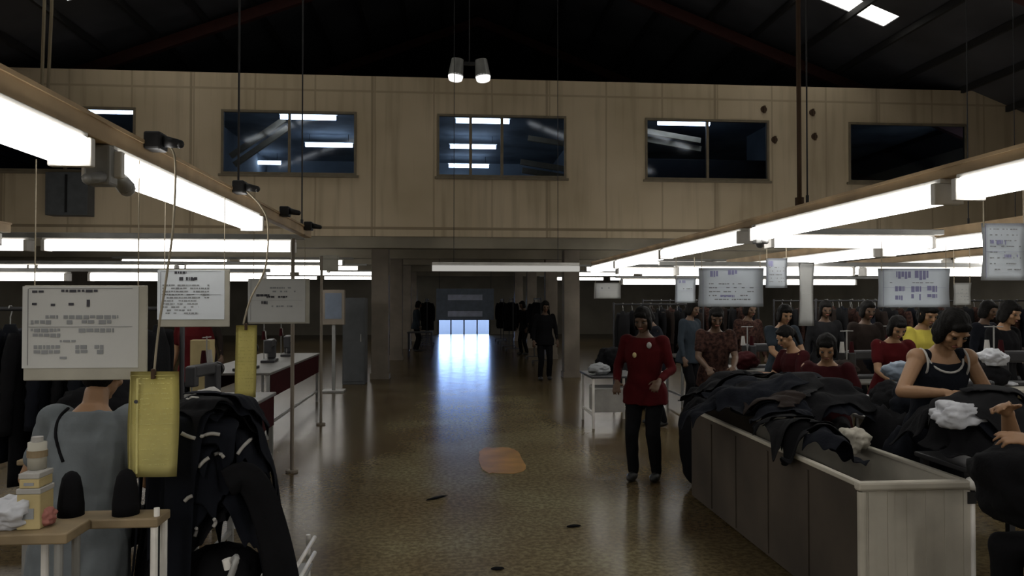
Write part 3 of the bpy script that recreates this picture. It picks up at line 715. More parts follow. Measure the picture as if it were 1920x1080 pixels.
# ------------------------------------------------------------------ furniture
def table(name, x0, x1, y0, y1, z, lab, cat='table', top='table_top', leg='grey_metal', lw=.035, rail=True, apron=None, th=.03):
    cx, cy = (x0 + x1) / 2, (y0 + y1) / 2; t = thing(name, lab, cat, (cx, cy, 0)); a, c = (x1 - x0) / 2, (y1 - y0) / 2
    b = bm_(); box(b, -a, a, -c, c, z - th, z, .008); obj('table_top', b, top, t)
    for s in (-1, 1):
        for q in (-1, 1):
            b = bm_(); X, Y = s * (a - .04), q * (c - .04); box(b, X - lw / 2, X + lw / 2, Y - lw / 2, Y + lw / 2, 0, z - th - .0005); obj('leg', b, leg, t)
    if rail:
        for s in (-1, 1):
            b = bm_(); X = s * (a - .04); box(b, X - .012, X + .012, -c + .06, c - .06, .16, .19); obj('stretcher', b, leg, t)
    if apron:
        for q in (-1, 1):
            b = bm_(); box(b, q * (a - .016) - .006, q * (a - .016) + .006, -c + .06, c - .06, z - th - .28, z - th - .001); obj('apron', b, apron, t)
    return t
def machine_proto():
    t = thing('sewing_machine', 'machine', 'sewing machine')
    b = bm_(); box(b, -.24, .24, -.09, .09, 0, .035, .008); obj('bed', b, 'dark_metal', t)
    b = bm_(); box(b, .13, .24, -.06, .06, .0355, .30, .02); box(b, -.22, .2, -.05, .05, .21, .315, .02); box(b, -.24, -.15, -.045, .045, .13, .31, .015); obj('arm', b, 'dark_metal', t)
    b = bm_(); cyl(b, (.245, 0, .25), (.285, 0, .25), .065, seg=18); obj('handwheel', b, 'black_plastic', t)
    b = bm_(); cyl(b, (-.2, 0, .036), (-.2, 0, .13), .006, seg=6); box(b, -.215, -.185, -.012, .012, .036, .045); obj('needle_bar', b, 'grey_metal', t)
    b = bm_(); cyl(b, (.3, .12, 0), (.3, .12, .55), .007, seg=6); cyl(b, (.22, .12, .54), (.38, .12, .54), .006, seg=6); s = obj('thread_stand', b, 'grey_metal', t)
    for k, x in enumerate((.24, .36)):
        b = bm_(); cyl(b, (x, .12, .30), (x, .12, .42), .03, .018, 12); obj('thread_cone', b, 'white_trim' if k else 'wine_cloth', s)
    return t
MP = []
def machine(x, y, z, rz, lab, group):
    if not MP: MP.append(machine_proto()); o = MP[0]; o.location = (x, y, z); o.rotation_euler = (0, 0, rz)
    else: o = dup(MP[0], (x, y, z), rz)
    o['label'] = lab; o['group'] = group
def stool(x, y, z, lab, m='chair_wood'):
    t = thing('work_stool', lab, 'stool', (x, y, 0))
    b = bm_(); cyl(b, (0, 0, z - .035), (0, 0, z), .17, .165, 20); obj('seat', b, m, t)
    for k in range(4):
        a = R(45 + 90 * k); b = bm_(); cyl(b, (.19 * math.cos(a), .19 * math.sin(a), 0), (.13 * math.cos(a), .13 * math.sin(a), z - .036), .014, seg=8); obj('leg', b, 'grey_metal', t)
    b = bm_()
    for k in range(12):
        a0, a1 = 2 * math.pi * k / 12, 2 * math.pi * (k + 1) / 12; cyl(b, (.172 * math.cos(a0), .172 * math.sin(a0), .2), (.172 * math.cos(a1), .172 * math.sin(a1), .2), .007, seg=6)
    obj('foot_ring', b, 'grey_metal', t)
GM1, GM2 = 'sewing machines on the left tables', 'sewing machines on the right tables'
# left line
table('sewing_table', -3.05, -2.1, 9.3, 12.8, .80, 'long pale sewing table along the left of the aisle, before the column', apron='wine_cloth')
for k, y in enumerate((9.75, 11.0, 12.2)): machine(-2.5, y, .80, R(90 + rnd.uniform(-8, 8)), 'dark sewing machine on the long pale left table, %s from the camera' % ORD[k], GM1)
table('sewing_table', -2.75, -1.66, 5.75, 7.6, .77, 'pale sewing table with a dark red skirt panel beside the near post', apron='wine_cloth')
machine(-2.2, 7.1, .77, R(80), 'dark sewing machine at the far end of the red-skirted table', GM1)
table('sewing_table', -4.6, -3.3, 7.3, 8.3, .78, 'pale table behind the middle board on the left')
machine(-3.7, 7.7, .78, R(10), 'dark sewing machine on the table behind the middle board', GM1)
t = thing('cardboard_box', 'small tan cardboard box below the middle board', 'box', (at(380, 640, 7.55).x, 7.55, .781))
b = bm_(); box(b, -.09, .09, -.08, .08, 0, .5, .004); obj('carton', b, 'yellow_card', t); b = bm_(); box(b, -.092, .092, -.02, .02, .5, .503); obj('tape', b, 'wood_plank', t)
p = at(385, 735, 5.2)
table('cutting_table', -2.3, -1.35, 4.3, 5.1, .80, 'work table under the black pile left of the near red-skirted table', top='wood_plank')
t = thing('leaning_board', 'white board leaning below the red skirt of the left table', 'board', (-1.545, 6.2, 0)); t.rotation_euler = (0, R(-4), 0)
b = bm_(); box(b, -.012, .012, -.5, .5, 0.0, .36, .004); obj('sheet', b, 'white_paper', t); b = bm_(); box(b, .0125, .02, -.5, .5, .33, .36); obj('edge_strip', b, 'white_enamel', t)
# steel cabinet, screen and small table near the left column
t = thing('steel_cabinet', 'tall dark grey cabinet in front of the left column', 'cabinet', (-1.86, 15.6, 0))
b = bm_(); box(b, -.22, .22, -.25, .25, 0, 1.72, .008); obj('body', b, 'cabinet_grey', t)
b = bm_(); box(b, -.2, .2, -.262, -.2505, .06, 1.66, .003); d = obj('door', b, 'cabinet_grey', t); b = bm_(); box(b, .13, .15, -.285, -.2625, .85, 1.0); obj('handle', b, 'grey_metal', d)
t = thing('control_box', 'dark control screen in a pale frame left of the tall cabinet', 'control box', (at(626, 575, 14.2).x, 14.2, 0))
b = bm_(); box(b, -.2, .2, -.06, .06, 1.22, 1.86, .01); obj('housing', b, 'column_paint', t); b = bm_(); box(b, -.15, .15, -.066, -.0605, 1.33, 1.8); obj('screen', b, 'screen_blue', t)
b = bm_(); box(b, -.03, .03, -.03, .03, .03, 1.219); box(b, -.2, .2, -.2, .2, 0, .03); obj('stand', b, 'grey_metal', t)
t = table('small_table', -1.2, -.45, 22.6, 23.3, .74, 'small dark pedestal table far along the left of the aisle', top='dark_metal', leg='dark_metal')
# right: trolley next to the right column
table('trolley', 1.84, 2.5, 9.75, 10.6, .68, 'dark work trolley on pale legs right of the aisle', 'trolley', top='dark_metal', leg='white_enamel', lw=.03)
t = thing('white_crate', 'small whitish box on the lower rails of the dark trolley', 'box', (2.12, 10.1, .191)); b = bm_(); box(b, -.2, .2, -.2, .2, 0, .3, .006); obj('body', b, 'white_trim', t); b = bm_(); box(b, -.205, .205, -.205, .205, .3, .32, .004); obj('lid', b, 'white_paper', t)
bundle('cloth_bundle', (2.0, 10.0, .68), (.13, .12, .07), 'ink_pale', 4, 'greyish cloth bundle on the dark trolley', 'cloth', 'bundles on the trolley')
bundle('cloth_bundle', (2.2, 10.32, .68), (.16, .16, .16), 'black_cloth', 5, 'black cloth bundle on the dark trolley', 'cloth', 'bundles on the trolley')
t = thing('cart_post', 'white upright pole on a black caster beside the red-jacketed worker', 'pole', (1.90, 7.85, 0))
b = bm_(); box(b, -.028, .028, -.02, .02, .12, .92, .006); obj('pole', b, 'white_enamel', t)
b = bm_(); cyl(b, (-.02, 0, .06), (.02, 0, .06), .06, seg=16); obj('caster', b, 'black_plastic', t); b = bm_(); box(b, -.03, .03, -.03, .03, .105, .14); obj('fork', b, 'dark_metal', t)
b = bm_(); box(b, -.03, .35, -.02, .02, .88, .915); obj('crossbar', b, 'white_enamel', t)
# rows of tables on the right
table('sewing_table', 3.14, 4.05, 4.85, 5.72, .78, 'sewing table behind the woman in the dark vest', top='table_top')
machine(3.6, 5.1, .78, R(185), 'dark sewing machine on the table beside the woman in the dark vest', GM2)
table('sewing_table', 4.5, 5.8, 6.25, 7.0, .88, 'pale sewing table at the right edge of the picture', top='bin_white')
machine(5.25, 6.6, .88, R(170), 'dark sewing machine on the pale table at the right edge', GM2)
for k, (x, y) in enumerate(((4.15, 7.85), (3.6, 9.3), (5.6, 7.5), (5.5, 9.4), (7.4, 9.0), (6.2, 11.6), (3.6, 11.6))):
    table('sewing_table', x, x + 1.15, y, y + .9, .78, 'sewing table in the crowded right side, %s back from the woman in the vest' % ('first', 'second', 'third', 'fourth', 'fifth', 'sixth', 'seventh')[k])
    machine(x + .55, y + .45, .78, R(180 + rnd.uniform(-10, 10)), 'dark sewing machine on the %s crowded table back from the woman in the vest' % ('first', 'second', 'third', 'fourth', 'fifth', 'sixth', 'seventh')[k], GM2)

for k, (x, y, n, l) in enumerate(((4.6, 13.6, 12, 'behind the wide headed sheet'), (7.2, 13.9, 12, 'behind the sheet of small pictures'), (9.8, 13.6, 12, 'behind the big pale sheet'), (6.4, 10.8, 10, 'beyond the worker in yellow'))):
    garment_rack(x, y, R(rnd.uniform(-6, 6)), n, 2.1, 1.66, 'long rack of dark clothes on the right ' + l, 'dark garment on the long right rack ' + l, ['brown_cloth', 'char_cloth', 'plaid_cloth', 'navy_cloth'], 'clothes on the long right rack ' + l)
for k, (x, y) in enumerate(((3.34, 5.5), (4.36, 8.15), (5.12, 8.55), (3.8, 9.5), (4.58, 9.95), (5.82, 7.75), (6.55, 8.2), (5.7, 9.65), (6.45, 10.1), (7.6, 9.3), (6.4, 11.85), (3.8, 11.85), (3.2, 4.98))):
    bundle('cloth_bundle', (x, y, .78), (rnd.uniform(.14, .19), rnd.uniform(.12, .17), rnd.uniform(.10, .17)), ['char_cloth', 'brown_cloth', 'navy_cloth', 'wine_cloth', 'black_cloth'][k % 5], 60 + k, 'dark cloth bundle heaped on the crowded right tables', 'cloth', 'dark bundles on the right tables', rough=.3)
bundle('cloth_sack', (2.30, 6.70, 0), (.22, .22, .40), 'black_cloth', 81, 'tall black sack of cloth standing past the far end of the long bin', 'sack', rough=.2)
bundle('cloth_sack', (2.90, 4.88, 0), (.19, .2, .47), 'black_cloth', 84, 'tall black sack standing between the long bin and the woman in the vest', 'sack', rough=.2)
bundle('cloth_sack', (2.73, 4.44, 0), (.09, .15, .42), 'navy_cloth', 85, 'narrow navy sack wedged between the bin and the woman in the vest', 'sack', rough=.2)
bundle('cloth_sack', (2.95, 7.35, 0), (.25, .22, .36), 'brown_cloth', 82, 'dark brown sack standing between the red jacket and the plaid shirt', 'sack', rough=.2)
bundle('cloth_sack', (2.9, 11.5, 0), (.3, .28, .38), 'char_cloth', 83, 'dark grey sack standing behind the dark trolley', 'sack', rough=.2)
garment_rack(3.55, 12.6, R(14), 9, 1.7, 1.60, 'rack of dark clothes just right of the right column', 'dark garment on the rack just right of the right column', ['char_cloth', 'black_cloth', 'brown_cloth'], 'clothes on the rack by the right column')
# ------------------------------------------------------------------ bin on the right
BX0, BX1, BY0, BY1, BZ = 2.06, 2.62, 3.66, 6.3, .75
t = thing('cloth_bin', 'long white-fronted cloth bin at the right of the aisle, full of dark garments', 'bin', (0, 0, 0))
b = bm_(); box(b, BX0, BX1, BY0, BY0 + .015, .02, BZ - .045)
for k in range(6):
    x = BX0 + .03 + k * .1; box(b, x, x + .035, BY0 - .004, BY0 + .001, .02, BZ - .05)
obj('front_panel', b, 'bin_white', t, label='whitish ribbed front panel')
b = bm_(); box(b, BX0 - .012, BX0 + .002, BY0 + .012, BY1, .02, BZ - .03)
for y in (4.2, 4.75, 5.3, 5.8): box(b, BX0 - .02, BX0 - .0125, y, y + .03, .04, BZ - .06)
obj('aisle_panel', b, 'bin_brown', t, label='dark brown long side facing the aisle')
b = bm_(); box(b, BX1 - .014, BX1, BY0 + .016, BY1, .02, BZ - .03); obj('inner_panel', b, 'bin_white', t)
b = bm_(); box(b, BX0, BX1, BY1 - .014, BY1, .02, BZ); obj('back_panel', b, 'bin_brown', t)
b = bm_(); box(b, BX0, BX1, BY0 + .02, BY1 - .02, .05, .07); obj('bottom', b, 'bin_brown', t)
b = bm_(); box(b, BX0 - .03, BX1 + .035, BY0 - .02, BY0 + .03, BZ - .044, BZ, .012); obj('front_rim', b, 'bin_white', t)
for x in (BX0 - .018, BX1 - .018):
    b = bm_(); box(b, x - .006, x + .03, BY0 + .031, BY1, BZ - .029, BZ - .002, .008); obj('side_rim', b, 'bin_white', t)
b = bm_(); cyl(b, (BX0, BY0 + .005, .03), (BX0, BY0 + .005, BZ - .05), .022, seg=12); obj('corner_edge', b, 'bin_white', t)
b = bm_(); cyl(b, (BX1 + .02, BY0 + .01, .0), (BX1 + .02, BY0 + .01, BZ - .08), .018, seg=12); obj('corner_post', b, 'white_enamel', t)
b = bm_(); ball(b, (BX1 + .018, BY0 + .0, BZ - .02), .034); obj('corner_knob', b, 'white_enamel', t, True)
b = bm_(); box(b, BX1 - .01, BX1 + .035, BY0 - .01, BY0 + .03, BZ - .12, BZ - .06); obj('latch', b, 'black_plastic', t)
# crumpled liner hanging over the inner rim
def h_liner(x, y): return BZ + .01 - 1.6 * max(0, abs(x - (BX1 - .0)) - .03)
bundle('liner_fold', (2.52, 4.62, .70), (.085, .10, .075), 'bin_white', 77, 'crumpled pale liner corner at the inner rim of the white bin', 'liner', rough=.4)
# heaps
def mound(parts, base):
    def f(x, y):
        z = base
        for cx, cy, rx, ry, h, p in parts:
            d = (abs((x - cx) / rx) ** p + abs((y - cy) / ry) ** p) ** (1 / p)
            z = max(z, base + h * max(0.0, 1 - d ** 2.2) ** .55 if d < 1 else base)
        return z
    return f
H1f = mound([(2.34, 5.55, .62, 1.15, .20, 2.6), (2.75, 6.1, .9, .9, .22, 2), (2.3, 5.0, .42, .5, .14, 2.4), (2.72, 5.35, .42, .6, .27, 2.4), (2.18, 4.55, .16, .55, .13, 2.4)], .66)
def bumpy(fn, amp, sc_, sd):
    return lambda x, y: fn(x, y) + amp * (1 - 2 * abs(noise.noise(Vector((x * sc_ + sd, y * sc_, sd))))) * (1 if fn(x, y) > .67 else .3)
H1 = Heap(bumpy(H1f, .075, 2.6, 3.3))
GH = 'dark garments heaped in the long bin'
cl = ['navy_cloth', 'black_cloth', 'char_cloth', 'black_cloth', 'navy_cloth', 'brown_cloth']
for k in range(30):
    x = BX0 + .24 + rnd.uniform(-.30, .50); y = 5.06 + (k * 7 % 15) * .085 + rnd.uniform(-.08, .08)
    if k % 5 == 4: x, y = rnd.uniform(2.14, 2.24), 4.3 + (k // 5) * .13
    draped('garment', H1, x, y, rnd.uniform(0, 6.28), rnd.uniform(.44, .60) if k % 5 != 4 else .36, cl[k % 6], 3.7 * k + 1, 'dark garment in the heap that fills the long bin', 'garment', GH, n=26, wr=.034, trim=1 if k % 6 == 0 else 0, floor=.48)
H2 = Heap(bumpy(mound([(2.94, 4.0, .46, .32, .11, 2.6), (2.80, 3.90, .28, .26, .04, 2)], .80), .05, 4.0, 8.1))
table('packing_table', 2.70, 3.30, 3.78, 4.24, .78, 'table heaped with dark garments beside the white bin', top='dark_metal', leg='dark_metal')
for k in range(14):
    draped('garment', H2, 2.93 + rnd.uniform(-.2, .2), 3.95 + rnd.uniform(-.17, .08), rnd.uniform(0, 6.28), rnd.uniform(.36, .50), cl[k % 5], 5.3 * k + 40, 'black garment in the heap in front of the woman in the vest', 'garment', 'black garments heaped before the woman in the vest', n=24, wr=.026, trim=1 if k in (2, 5, 8, 10, 12) else 0, floor=.42)
p = at(1795, 776, 3.76); bundle('plastic_bag', (p.x, p.y, p.z - .07), (.13, .085, .065), 'bag_white', 9, 'crumpled white plastic bag on the black heap under the woman\'s hand', 'bag', rough=.36)
table('sewing_table', 3.60, 4.36, 6.15, 6.70, .80, 'sewing table carrying the blue plastic bag before the red-shirted worker')
fx = at(1690, 730, 6.4).x
t = thing('folded_bag', 'pale folded bag under the blue plastic bag', 'bag', (fx, 6.4, .80)); b = bm_(); box(b, -.13, .13, -.1, .1, 0, .15, .04); obj('fold', b, 'ink_pale', t, True); b = bm_(); box(b, -.131, .131, -.101, .101, .07, .076); obj('fold_line', b, 'ink', t)
bundle('plastic_bag', (fx, 6.4, .951), (.145, .12, .085), 'bag_blue', 14, 'pale blue plastic bag on the table left of the woman in the vest', 'bag', rough=.25)
bundle('cloth_bundle', (at(1866, 690, 6.45).x, 6.48, .88), (.13, .12, .095), 'black_cloth', 23, 'black cloth under the small white bag right of the woman in the vest', 'cloth', rough=.15)
bundle('plastic_bag', (at(1864, 690, 6.45).x, 6.46, 1.075), (.11, .09, .07), 'bag_white', 21, 'small white plastic bag right of the woman in the vest', 'bag')
p = atz(1892, 724, .88); bundle('fabric_scrap', (p.x, p.y, .88), (.06, .05, .02), 'bag_white', 25, 'tiny white scrap lying on the pale table at the right edge', 'scrap', sub=3)

# ------------------------------------------------------------------ left foreground
H3 = Heap(bumpy(mound([(-1.10, 3.70, .27, .26, .34, 3.4), (-1.17, 3.78, .22, .24, .50, 2.6), (-1.0, 3.6, .17, .2, .38, 2)], .30), .05, 5.0, 1.7))
t = thing('garment_trolley', 'low metal trolley under the black pile on the left', 'trolley', (-1.0, 3.77, 0))
b = bm_(); box(b, -.3, .3, -.3, .3, .27, .29, .004); obj('tray', b, 'grey_metal', t)
for z in (.34, .42):
    b = bm_(); tube(b, [(-.3, -.31, z), (.3, -.31, z), (.31, .3, z)], .011, 8); obj('tray_rail', b, 'white_enamel', t, True)
for s in (-1, 1):
    for q in (-1, 1):
        b = bm_(); cyl(b, (s * .28, q * .28, .06), (s * .28, q * .28, .44), .012, seg=8); o = obj('leg', b, 'white_enamel', t)
        b = bm_(); cyl(b, (s * .28 - .012, q * .28, .03), (s * .28 + .012, q * .28, .03), .03, seg=12); obj('caster', b, 'black_plastic', o)
for k in range(26):
    draped('garment', H3, -1.10 + rnd.uniform(-.13, .12), 3.71 + rnd.uniform(-.13, .10), rnd.uniform(0, 6.28), rnd.uniform(.25, .36) if k > 7 else .38, ['black_cloth', 'navy_cloth'][k % 2], 4.1 * k + 90, 'black garment in the tall pile on the left trolley', 'garment', 'black garments piled on the left trolley', n=24, wr=.022, trim=1 if k % 3 == 0 else 0, floor=.06 if k < 8 else .30)
# white waistbands that stand out on the pile, laid on its surface
bpy.context.view_layer.update(); _dg = bpy.context.evaluated_depsgraph_get()
def surf(px, py):
    ok, loc, *_ = sc.ray_cast(_dg, EYE, ray(px, py).normalized(), distance=6)
    if ok:
        # skip the hanging sheets in front of the pile
        return loc
    return None
for k, (a, c, d_) in enumerate((((340, 812), (352, 818), (366, 822)), ((378, 818), (395, 813), (412, 815)), ((372, 876), (382, 865), (392, 858)), ((402, 852), (412, 850), (420, 858)), ((445, 852), (455, 838), (472, 822)),
                              ((440, 900), (452, 888), (468, 882)), ((472, 886), (480, 889), (486, 897)), ((346, 940), (352, 934), (360, 930)), ((365, 1006), (368, 996), (368, 990)), ((400, 988), (404, 980), (402, 974)), ((375, 1046), (385, 1040), (393, 1038)), ((408, 1044), (414, 1042), (420, 1046)))):
    pts = []
    for q in smooth_pts([(*p, 0) for p in (a, c, d_)], 4):
        h = surf(q.x, q.y)
        if h is not None and 2.6 < h.y < 4.4: pts.append(h - ray(q.x, q.y).normalized() * .008)
    if len(pts) < 3: continue
    pp = pts; b = bm_()
    tube(b, pp, .0085, 6); o = obj('waistband', b, 'white_trim', smooth=True)
    tag(o, 'thin white waistband edge showing on the black pile, %s' % ('far left top', 'upper middle', 'below the upper middle one', 'short one in the centre', 'near the red table panel', 'rising at the right side', 'small hook at the right edge', 'left middle', 'low left of centre', 'low centre', 'lowest left', 'lowest right')[k], 'waistband', 'white waistbands on the black pile')
bundle('cloth_bundle', (-1.06, 3.66, .291), (.19, .17, .11), 'black_cloth', 95, 'black cloth bundle in the tray under the tall left pile', 'cloth', rough=.15)
# black trouser leg trailing to the floor
b = bm_(); path = smooth_pts([(-.98, 3.50, .84), (-.90, 3.52, .86), (-.82, 3.5, .74), (-.74, 3.45, .50), (-.68, 3.40, .22), (-.62, 3.34, .05), (-.50, 3.20, .045)], 5); rings = []
for i, p in enumerate(path):
    d = (path[min(i + 1, len(path) - 1)] - path[max(i - 1, 0)]).normalized(); sx = d.cross(Vector((0, 1, 0))).normalized(); sy = d.cross(sx).normalized(); f = i / (len(path) - 1)
    w = .062 + .022 * f
    rings.append([p + sx * (w * math.cos(a) * (1 + .08 * math.sin(3 * a + 6 * f))) + sy * (.028 * math.sin(a) * (1 + .3 * math.sin(4 * a + 9 * f))) for a in [2 * math.pi * k / 16 for k in range(16)]])
loft(b, rings); tag(obj('trouser_leg', b, 'black_cloth', smooth=True), 'black trouser leg trailing from the left pile down to the aisle floor', 'trousers')
t = thing('loose_strap', 'grey strap curling down from the left trolley rail', 'strap', (0, 0, 0)); b = bm_(); tube(b, smooth_pts([(-.90, 3.26, .56), (-.86, 3.22, .60), (-.90, 3.2, .48), (-.98, 3.18, .36), (-1.0, 3.18, .2)], 5), .014, 8); obj('webbing', b, 'grey_metal', t, True)
b = bm_(); cyl(b, (-.895, 3.245, .55), (-.905, 3.245, .59), .02, seg=10); obj('buckle', b, 'white_enamel', t)
bundle('cloth_bundle', (at(372, 745, 4.6).x, 4.6, .80), (.17, .14, .15), 'white_trim', 31, 'white cloth bundle behind the black pile on the left', 'cloth', rough=.4)
bundle('cloth_bundle', (-2.02, 4.78, .80), (.22, .2, .18), 'black_cloth', 33, 'black cloth bundle on the work table behind the near yellow sheet', 'cloth')
# plank bench before the seated worker
t = thing('plank_bench', 'narrow wooden plank on a white metal leg behind the grey-shirted worker', 'bench', (0, 0, 0))
a, c = at(85, 972, 3.18), at(310, 962, 3.18); zt = .74
zt = a.z
b = bm_(); box(b, a.x, c.x, 3.10, 3.24, zt - .025, zt + .012, .006); obj('plank', b, 'wood_plank', t)
for x, y in ((c.x - .02, 3.12), (c.x - .02, 3.22), (a.x + .03, 3.22), (a.x + .03, 3.12)):
    b = bm_(); cyl(b, (x, y, 0), (x, y, zt - .026), .014, seg=10); obj('leg', b, 'white_enamel', t)
b = bm_(); cyl(b, (c.x - .015, 3.13, zt + .0125), (c.x - .015, 3.13, zt + .045), .011, seg=10); obj('knob', b, 'white_enamel', t)
for k, (px, w, h, l) in enumerate(((133, .048, .175, 'black padded cone standing on the plank, left one'), (236, .05, .18, 'black padded cone standing on the plank, right one'))):
    p = at(px, 960, 3.17); b = bm_()
    loft(b, [[Vector((p.x + w * f * math.cos(q), 3.17 + w * f * math.sin(q), zt + .0125 + h * v)) for q in [2 * math.pi * i / 18 for i in range(18)]] for v, f in ((0, 1), (.25, 1.0), (.6, .86), (.85, .68), (.95, .45), (1, .12))])
    tag(obj('padded_cone', b, 'black_cloth', smooth=True), l, 'cone', 'black cones on the plank')
t = thing('wooden_bench', 'low wooden bench at the left edge of the picture', 'bench', (0, 0, 0)); p = at(60, 1000, 2.98)
b = bm_(); box(b, p.x - .55, p.x + .16, 2.9, 3.09, p.z - .02, p.z + .02, .006); obj('bench_top', b, 'wood_plank', t); bz = p.z
for x in (p.x - .5, p.x + .12):
    for y in (2.93, 3.06):
        b = bm_(); cyl(b, (x, y, 0), (x, y, bz - .021), .015, seg=10); obj('leg', b, 'grey_metal', t)
bundle('plastic_bag', (at(18, 985, 2.99).x, 2.99, bz + .021), (.085, .07, .055), 'bag_white', 51, 'crumpled clear white plastic bag at the left edge of the picture', 'bag', rough=.42)
def carton(px, Y, z, w, h, lab, hole=None):
    p = at(px, 990, Y); t = thing('yellow_carton', lab, 'box', (p.x, Y, z)); b = bm_(); box(b, -w / 2, w / 2, -.05, .05, 0, h, .004); obj('carton', b, 'yellow_card', t)
    b = bm_(); box(b, -w / 2 - .002, w / 2 + .002, -.052, .052, h, h + .02, .003); obj('lid', b, 'white_trim', t)
    b = bm_(); box(b, -w * .25, w * .25, -.0525, -.0505, h * .3, h * .6); obj('mark', b, 'ink_pale', t); return h + .021
h = carton(66, 3.0, bz + .021, .082, .13, 'lower yellow box standing on the low bench')
carton(67, 3.0, bz + .021 + h, .07, .035, 'upper yellow box stacked on the lower one')
t = thing('thread_can', 'tall pale container with a dark band at the left arm of the worker', 'container', (at(67, 870, 3.02).x, 3.05 - .02, bz + .021 + h + .0565)); b = bm_(); cyl(b, (0, 0, 0), (0, 0, .10), .032, seg=16); obj('body', b, 'grey_board', t, True); b = bm_(); cyl(b, (0, 0, .045), (0, 0, .07), .035, seg=16); obj('band', b, 'wood_plank', t)
b = bm_(); cyl(b, (0, 0, .101), (0, 0, .12), .02, seg=12); obj('cap', b, 'white_trim', t)
bundle('cloth_bundle', (at(88, 960, 3.05).x, 3.0, bz + .021), (.05, .04, .035), 'pink_cloth', 57, 'small pinkish cloth beside the yellow box', 'cloth')
stool(-1.63, 3.62, .46, 'work stool under the grey-shirted worker')

# floor marks
b = bm_(); c = atz(940, 862, 0); n = 26; rr = random.Random(3)
vs = [b.verts.new((c.x + (.21 + .03 * rr.random()) * math.copysign(abs(math.cos(a)) ** .6, math.cos(a)), c.y + (.62 + .1 * rr.random()) * math.copysign(abs(math.sin(a)) ** .6, math.sin(a)), .003)) for a in [2 * math.pi * k / n for k in range(n)]]
ps = [v.co.copy() for v in vs]; b.clear(); loft(b, [[Vector((p.x, p.y, z)) for p in ps] for z in (.0005, .004)]); o = obj('floor_patch', b, 'floor_patch'); tag(o, 'worn orange painted patch on the aisle floor', 'floor mark')
for px, py, a, L, l in ((817, 935, 40, .075, 'small dark scrap lying in the middle of the aisle floor'), (1075, 988, 10, .04, 'tiny dark scrap on the right of the aisle floor'), (932, 1068, 0, .03, 'tiny dark scrap at the bottom of the picture')):
    p = atz(px, py, 0); bundle('floor_scrap', (p.x, p.y, .0), (L * 1.3, .022, .008), 'black_cloth', px, l, 'scrap', 'scraps on the aisle floor', rz=R(a), sub=2)

# ------------------------------------------------------------------ people
def remesh(bm, vox, sm=3):
    me = bpy.data.meshes.new('tmp'); bmesh.ops.recalc_face_normals(bm, faces=bm.faces); bm.to_mesh(me); bm.free()
    o = bpy.data.objects.new('tmp', me); col.objects.link(o)
    r = o.modifiers.new('r', 'REMESH'); r.mode = 'VOXEL'; r.voxel_size = vox; r.adaptivity = 0
    s = o.modifiers.new('s', 'SMOOTH'); s.factor = .5; s.iterations = sm
    dg = bpy.context.evaluated_depsgraph_get(); out = bpy.data.meshes.new_from_object(o.evaluated_get(dg))
    bpy.data.objects.remove(o); bpy.data.meshes.remove(me); return out
def folds(me, amp, seed, sc_=9):
    off = Vector((seed * 1.7, seed * .3, seed))
    nrm = [v.normal.copy() for v in me.vertices]; cos = [v.co.copy() for v in me.vertices]; out = []
    for c, n_ in zip(cos, nrm):
        p = c * sc_ + off; p.z *= .55
        out.extend(c + n_ * amp * (noise.noise(p) + .6 * noise.noise(p * 2.1) - .7 * abs(noise.noise(p * 1.3))))
    me.vertices.foreach_set('co', out); me.update()
def ik(a, c, l1, l2, pole):
    a, c, pole = Vector(a), Vector(c), Vector(pole); d = c - a; L = d.length; mx = (l1 + l2) * .995
    if L > mx: c = a + d * (mx / L); d = c - a; L = mx
    x = (l1 * l1 - l2 * l2 + L * L) / (2 * L); h = math.sqrt(max(0, l1 * l1 - x * x)); n = d.normalized(); p = (pole - n * pole.dot(n)).normalized()
    return a + n * x + p * h, c
def hand_bm(bm, wrist, d, nrm, side, s, curl=.5):
    """palm, five fingers and a thumb growing from its side; d = pointing, nrm = back of the hand"""
    d = d.normalized(); nrm = (nrm - d * nrm.dot(d)).normalized(); lat = d.cross(nrm) * side
    rot = Matrix((lat, d, nrm)).transposed()
    ball(bm, wrist + d * .048 * s, (.041 * s, .052 * s, .016 * s), rot, 12); capsule(bm, wrist - d * .02 * s, .025 * s, wrist + d * .03 * s, .026 * s, 10)
    for k, (o, L) in enumerate(((-.030, .062), (-.010, .074), (.011, .070), (.030, .055))):
        p = wrist + d * .086 * s + lat * o * s; c = curl * (1 + .12 * k)
        q = p + (d * math.cos(c * .5) - nrm * math.sin(c * .5)) * L * .5 * s + lat * o * .25 * s; r = q + (d * math.cos(c * 1.3) - nrm * math.sin(c * 1.3)) * L * .5 * s
        capsule(bm, p - d * .02 * s, .0095 * s, q, .0088 * s, 8); capsule(bm, q, .0088 * s, r, .0075 * s, 8)
    t0 = wrist + d * .03 * s - lat * .034 * s; t1 = t0 + (d * .6 - lat * .7 - nrm * .3).normalized() * .036 * s; t2 = t1 + (d * .9 - lat * .25 - nrm * .35).normalized() * .03 * s
    capsule(bm, t0, .013 * s, t1, .0105 * s, 8); capsule(bm, t1, .0105 * s, t2, .0085 * s, 8)
def ell(c, ax, ay, rx, ry, n=20, pw=2.3):
    out = []
    for k in range(n):
        a = 2 * math.pi * k / n; ca, sa = math.cos(a), math.sin(a)
        out.append(c + ax * (rx * math.copysign(abs(ca) ** (2 / pw), ca)) + ay * (ry * math.copysign(abs(sa) ** (2 / pw), sa)))
    return out
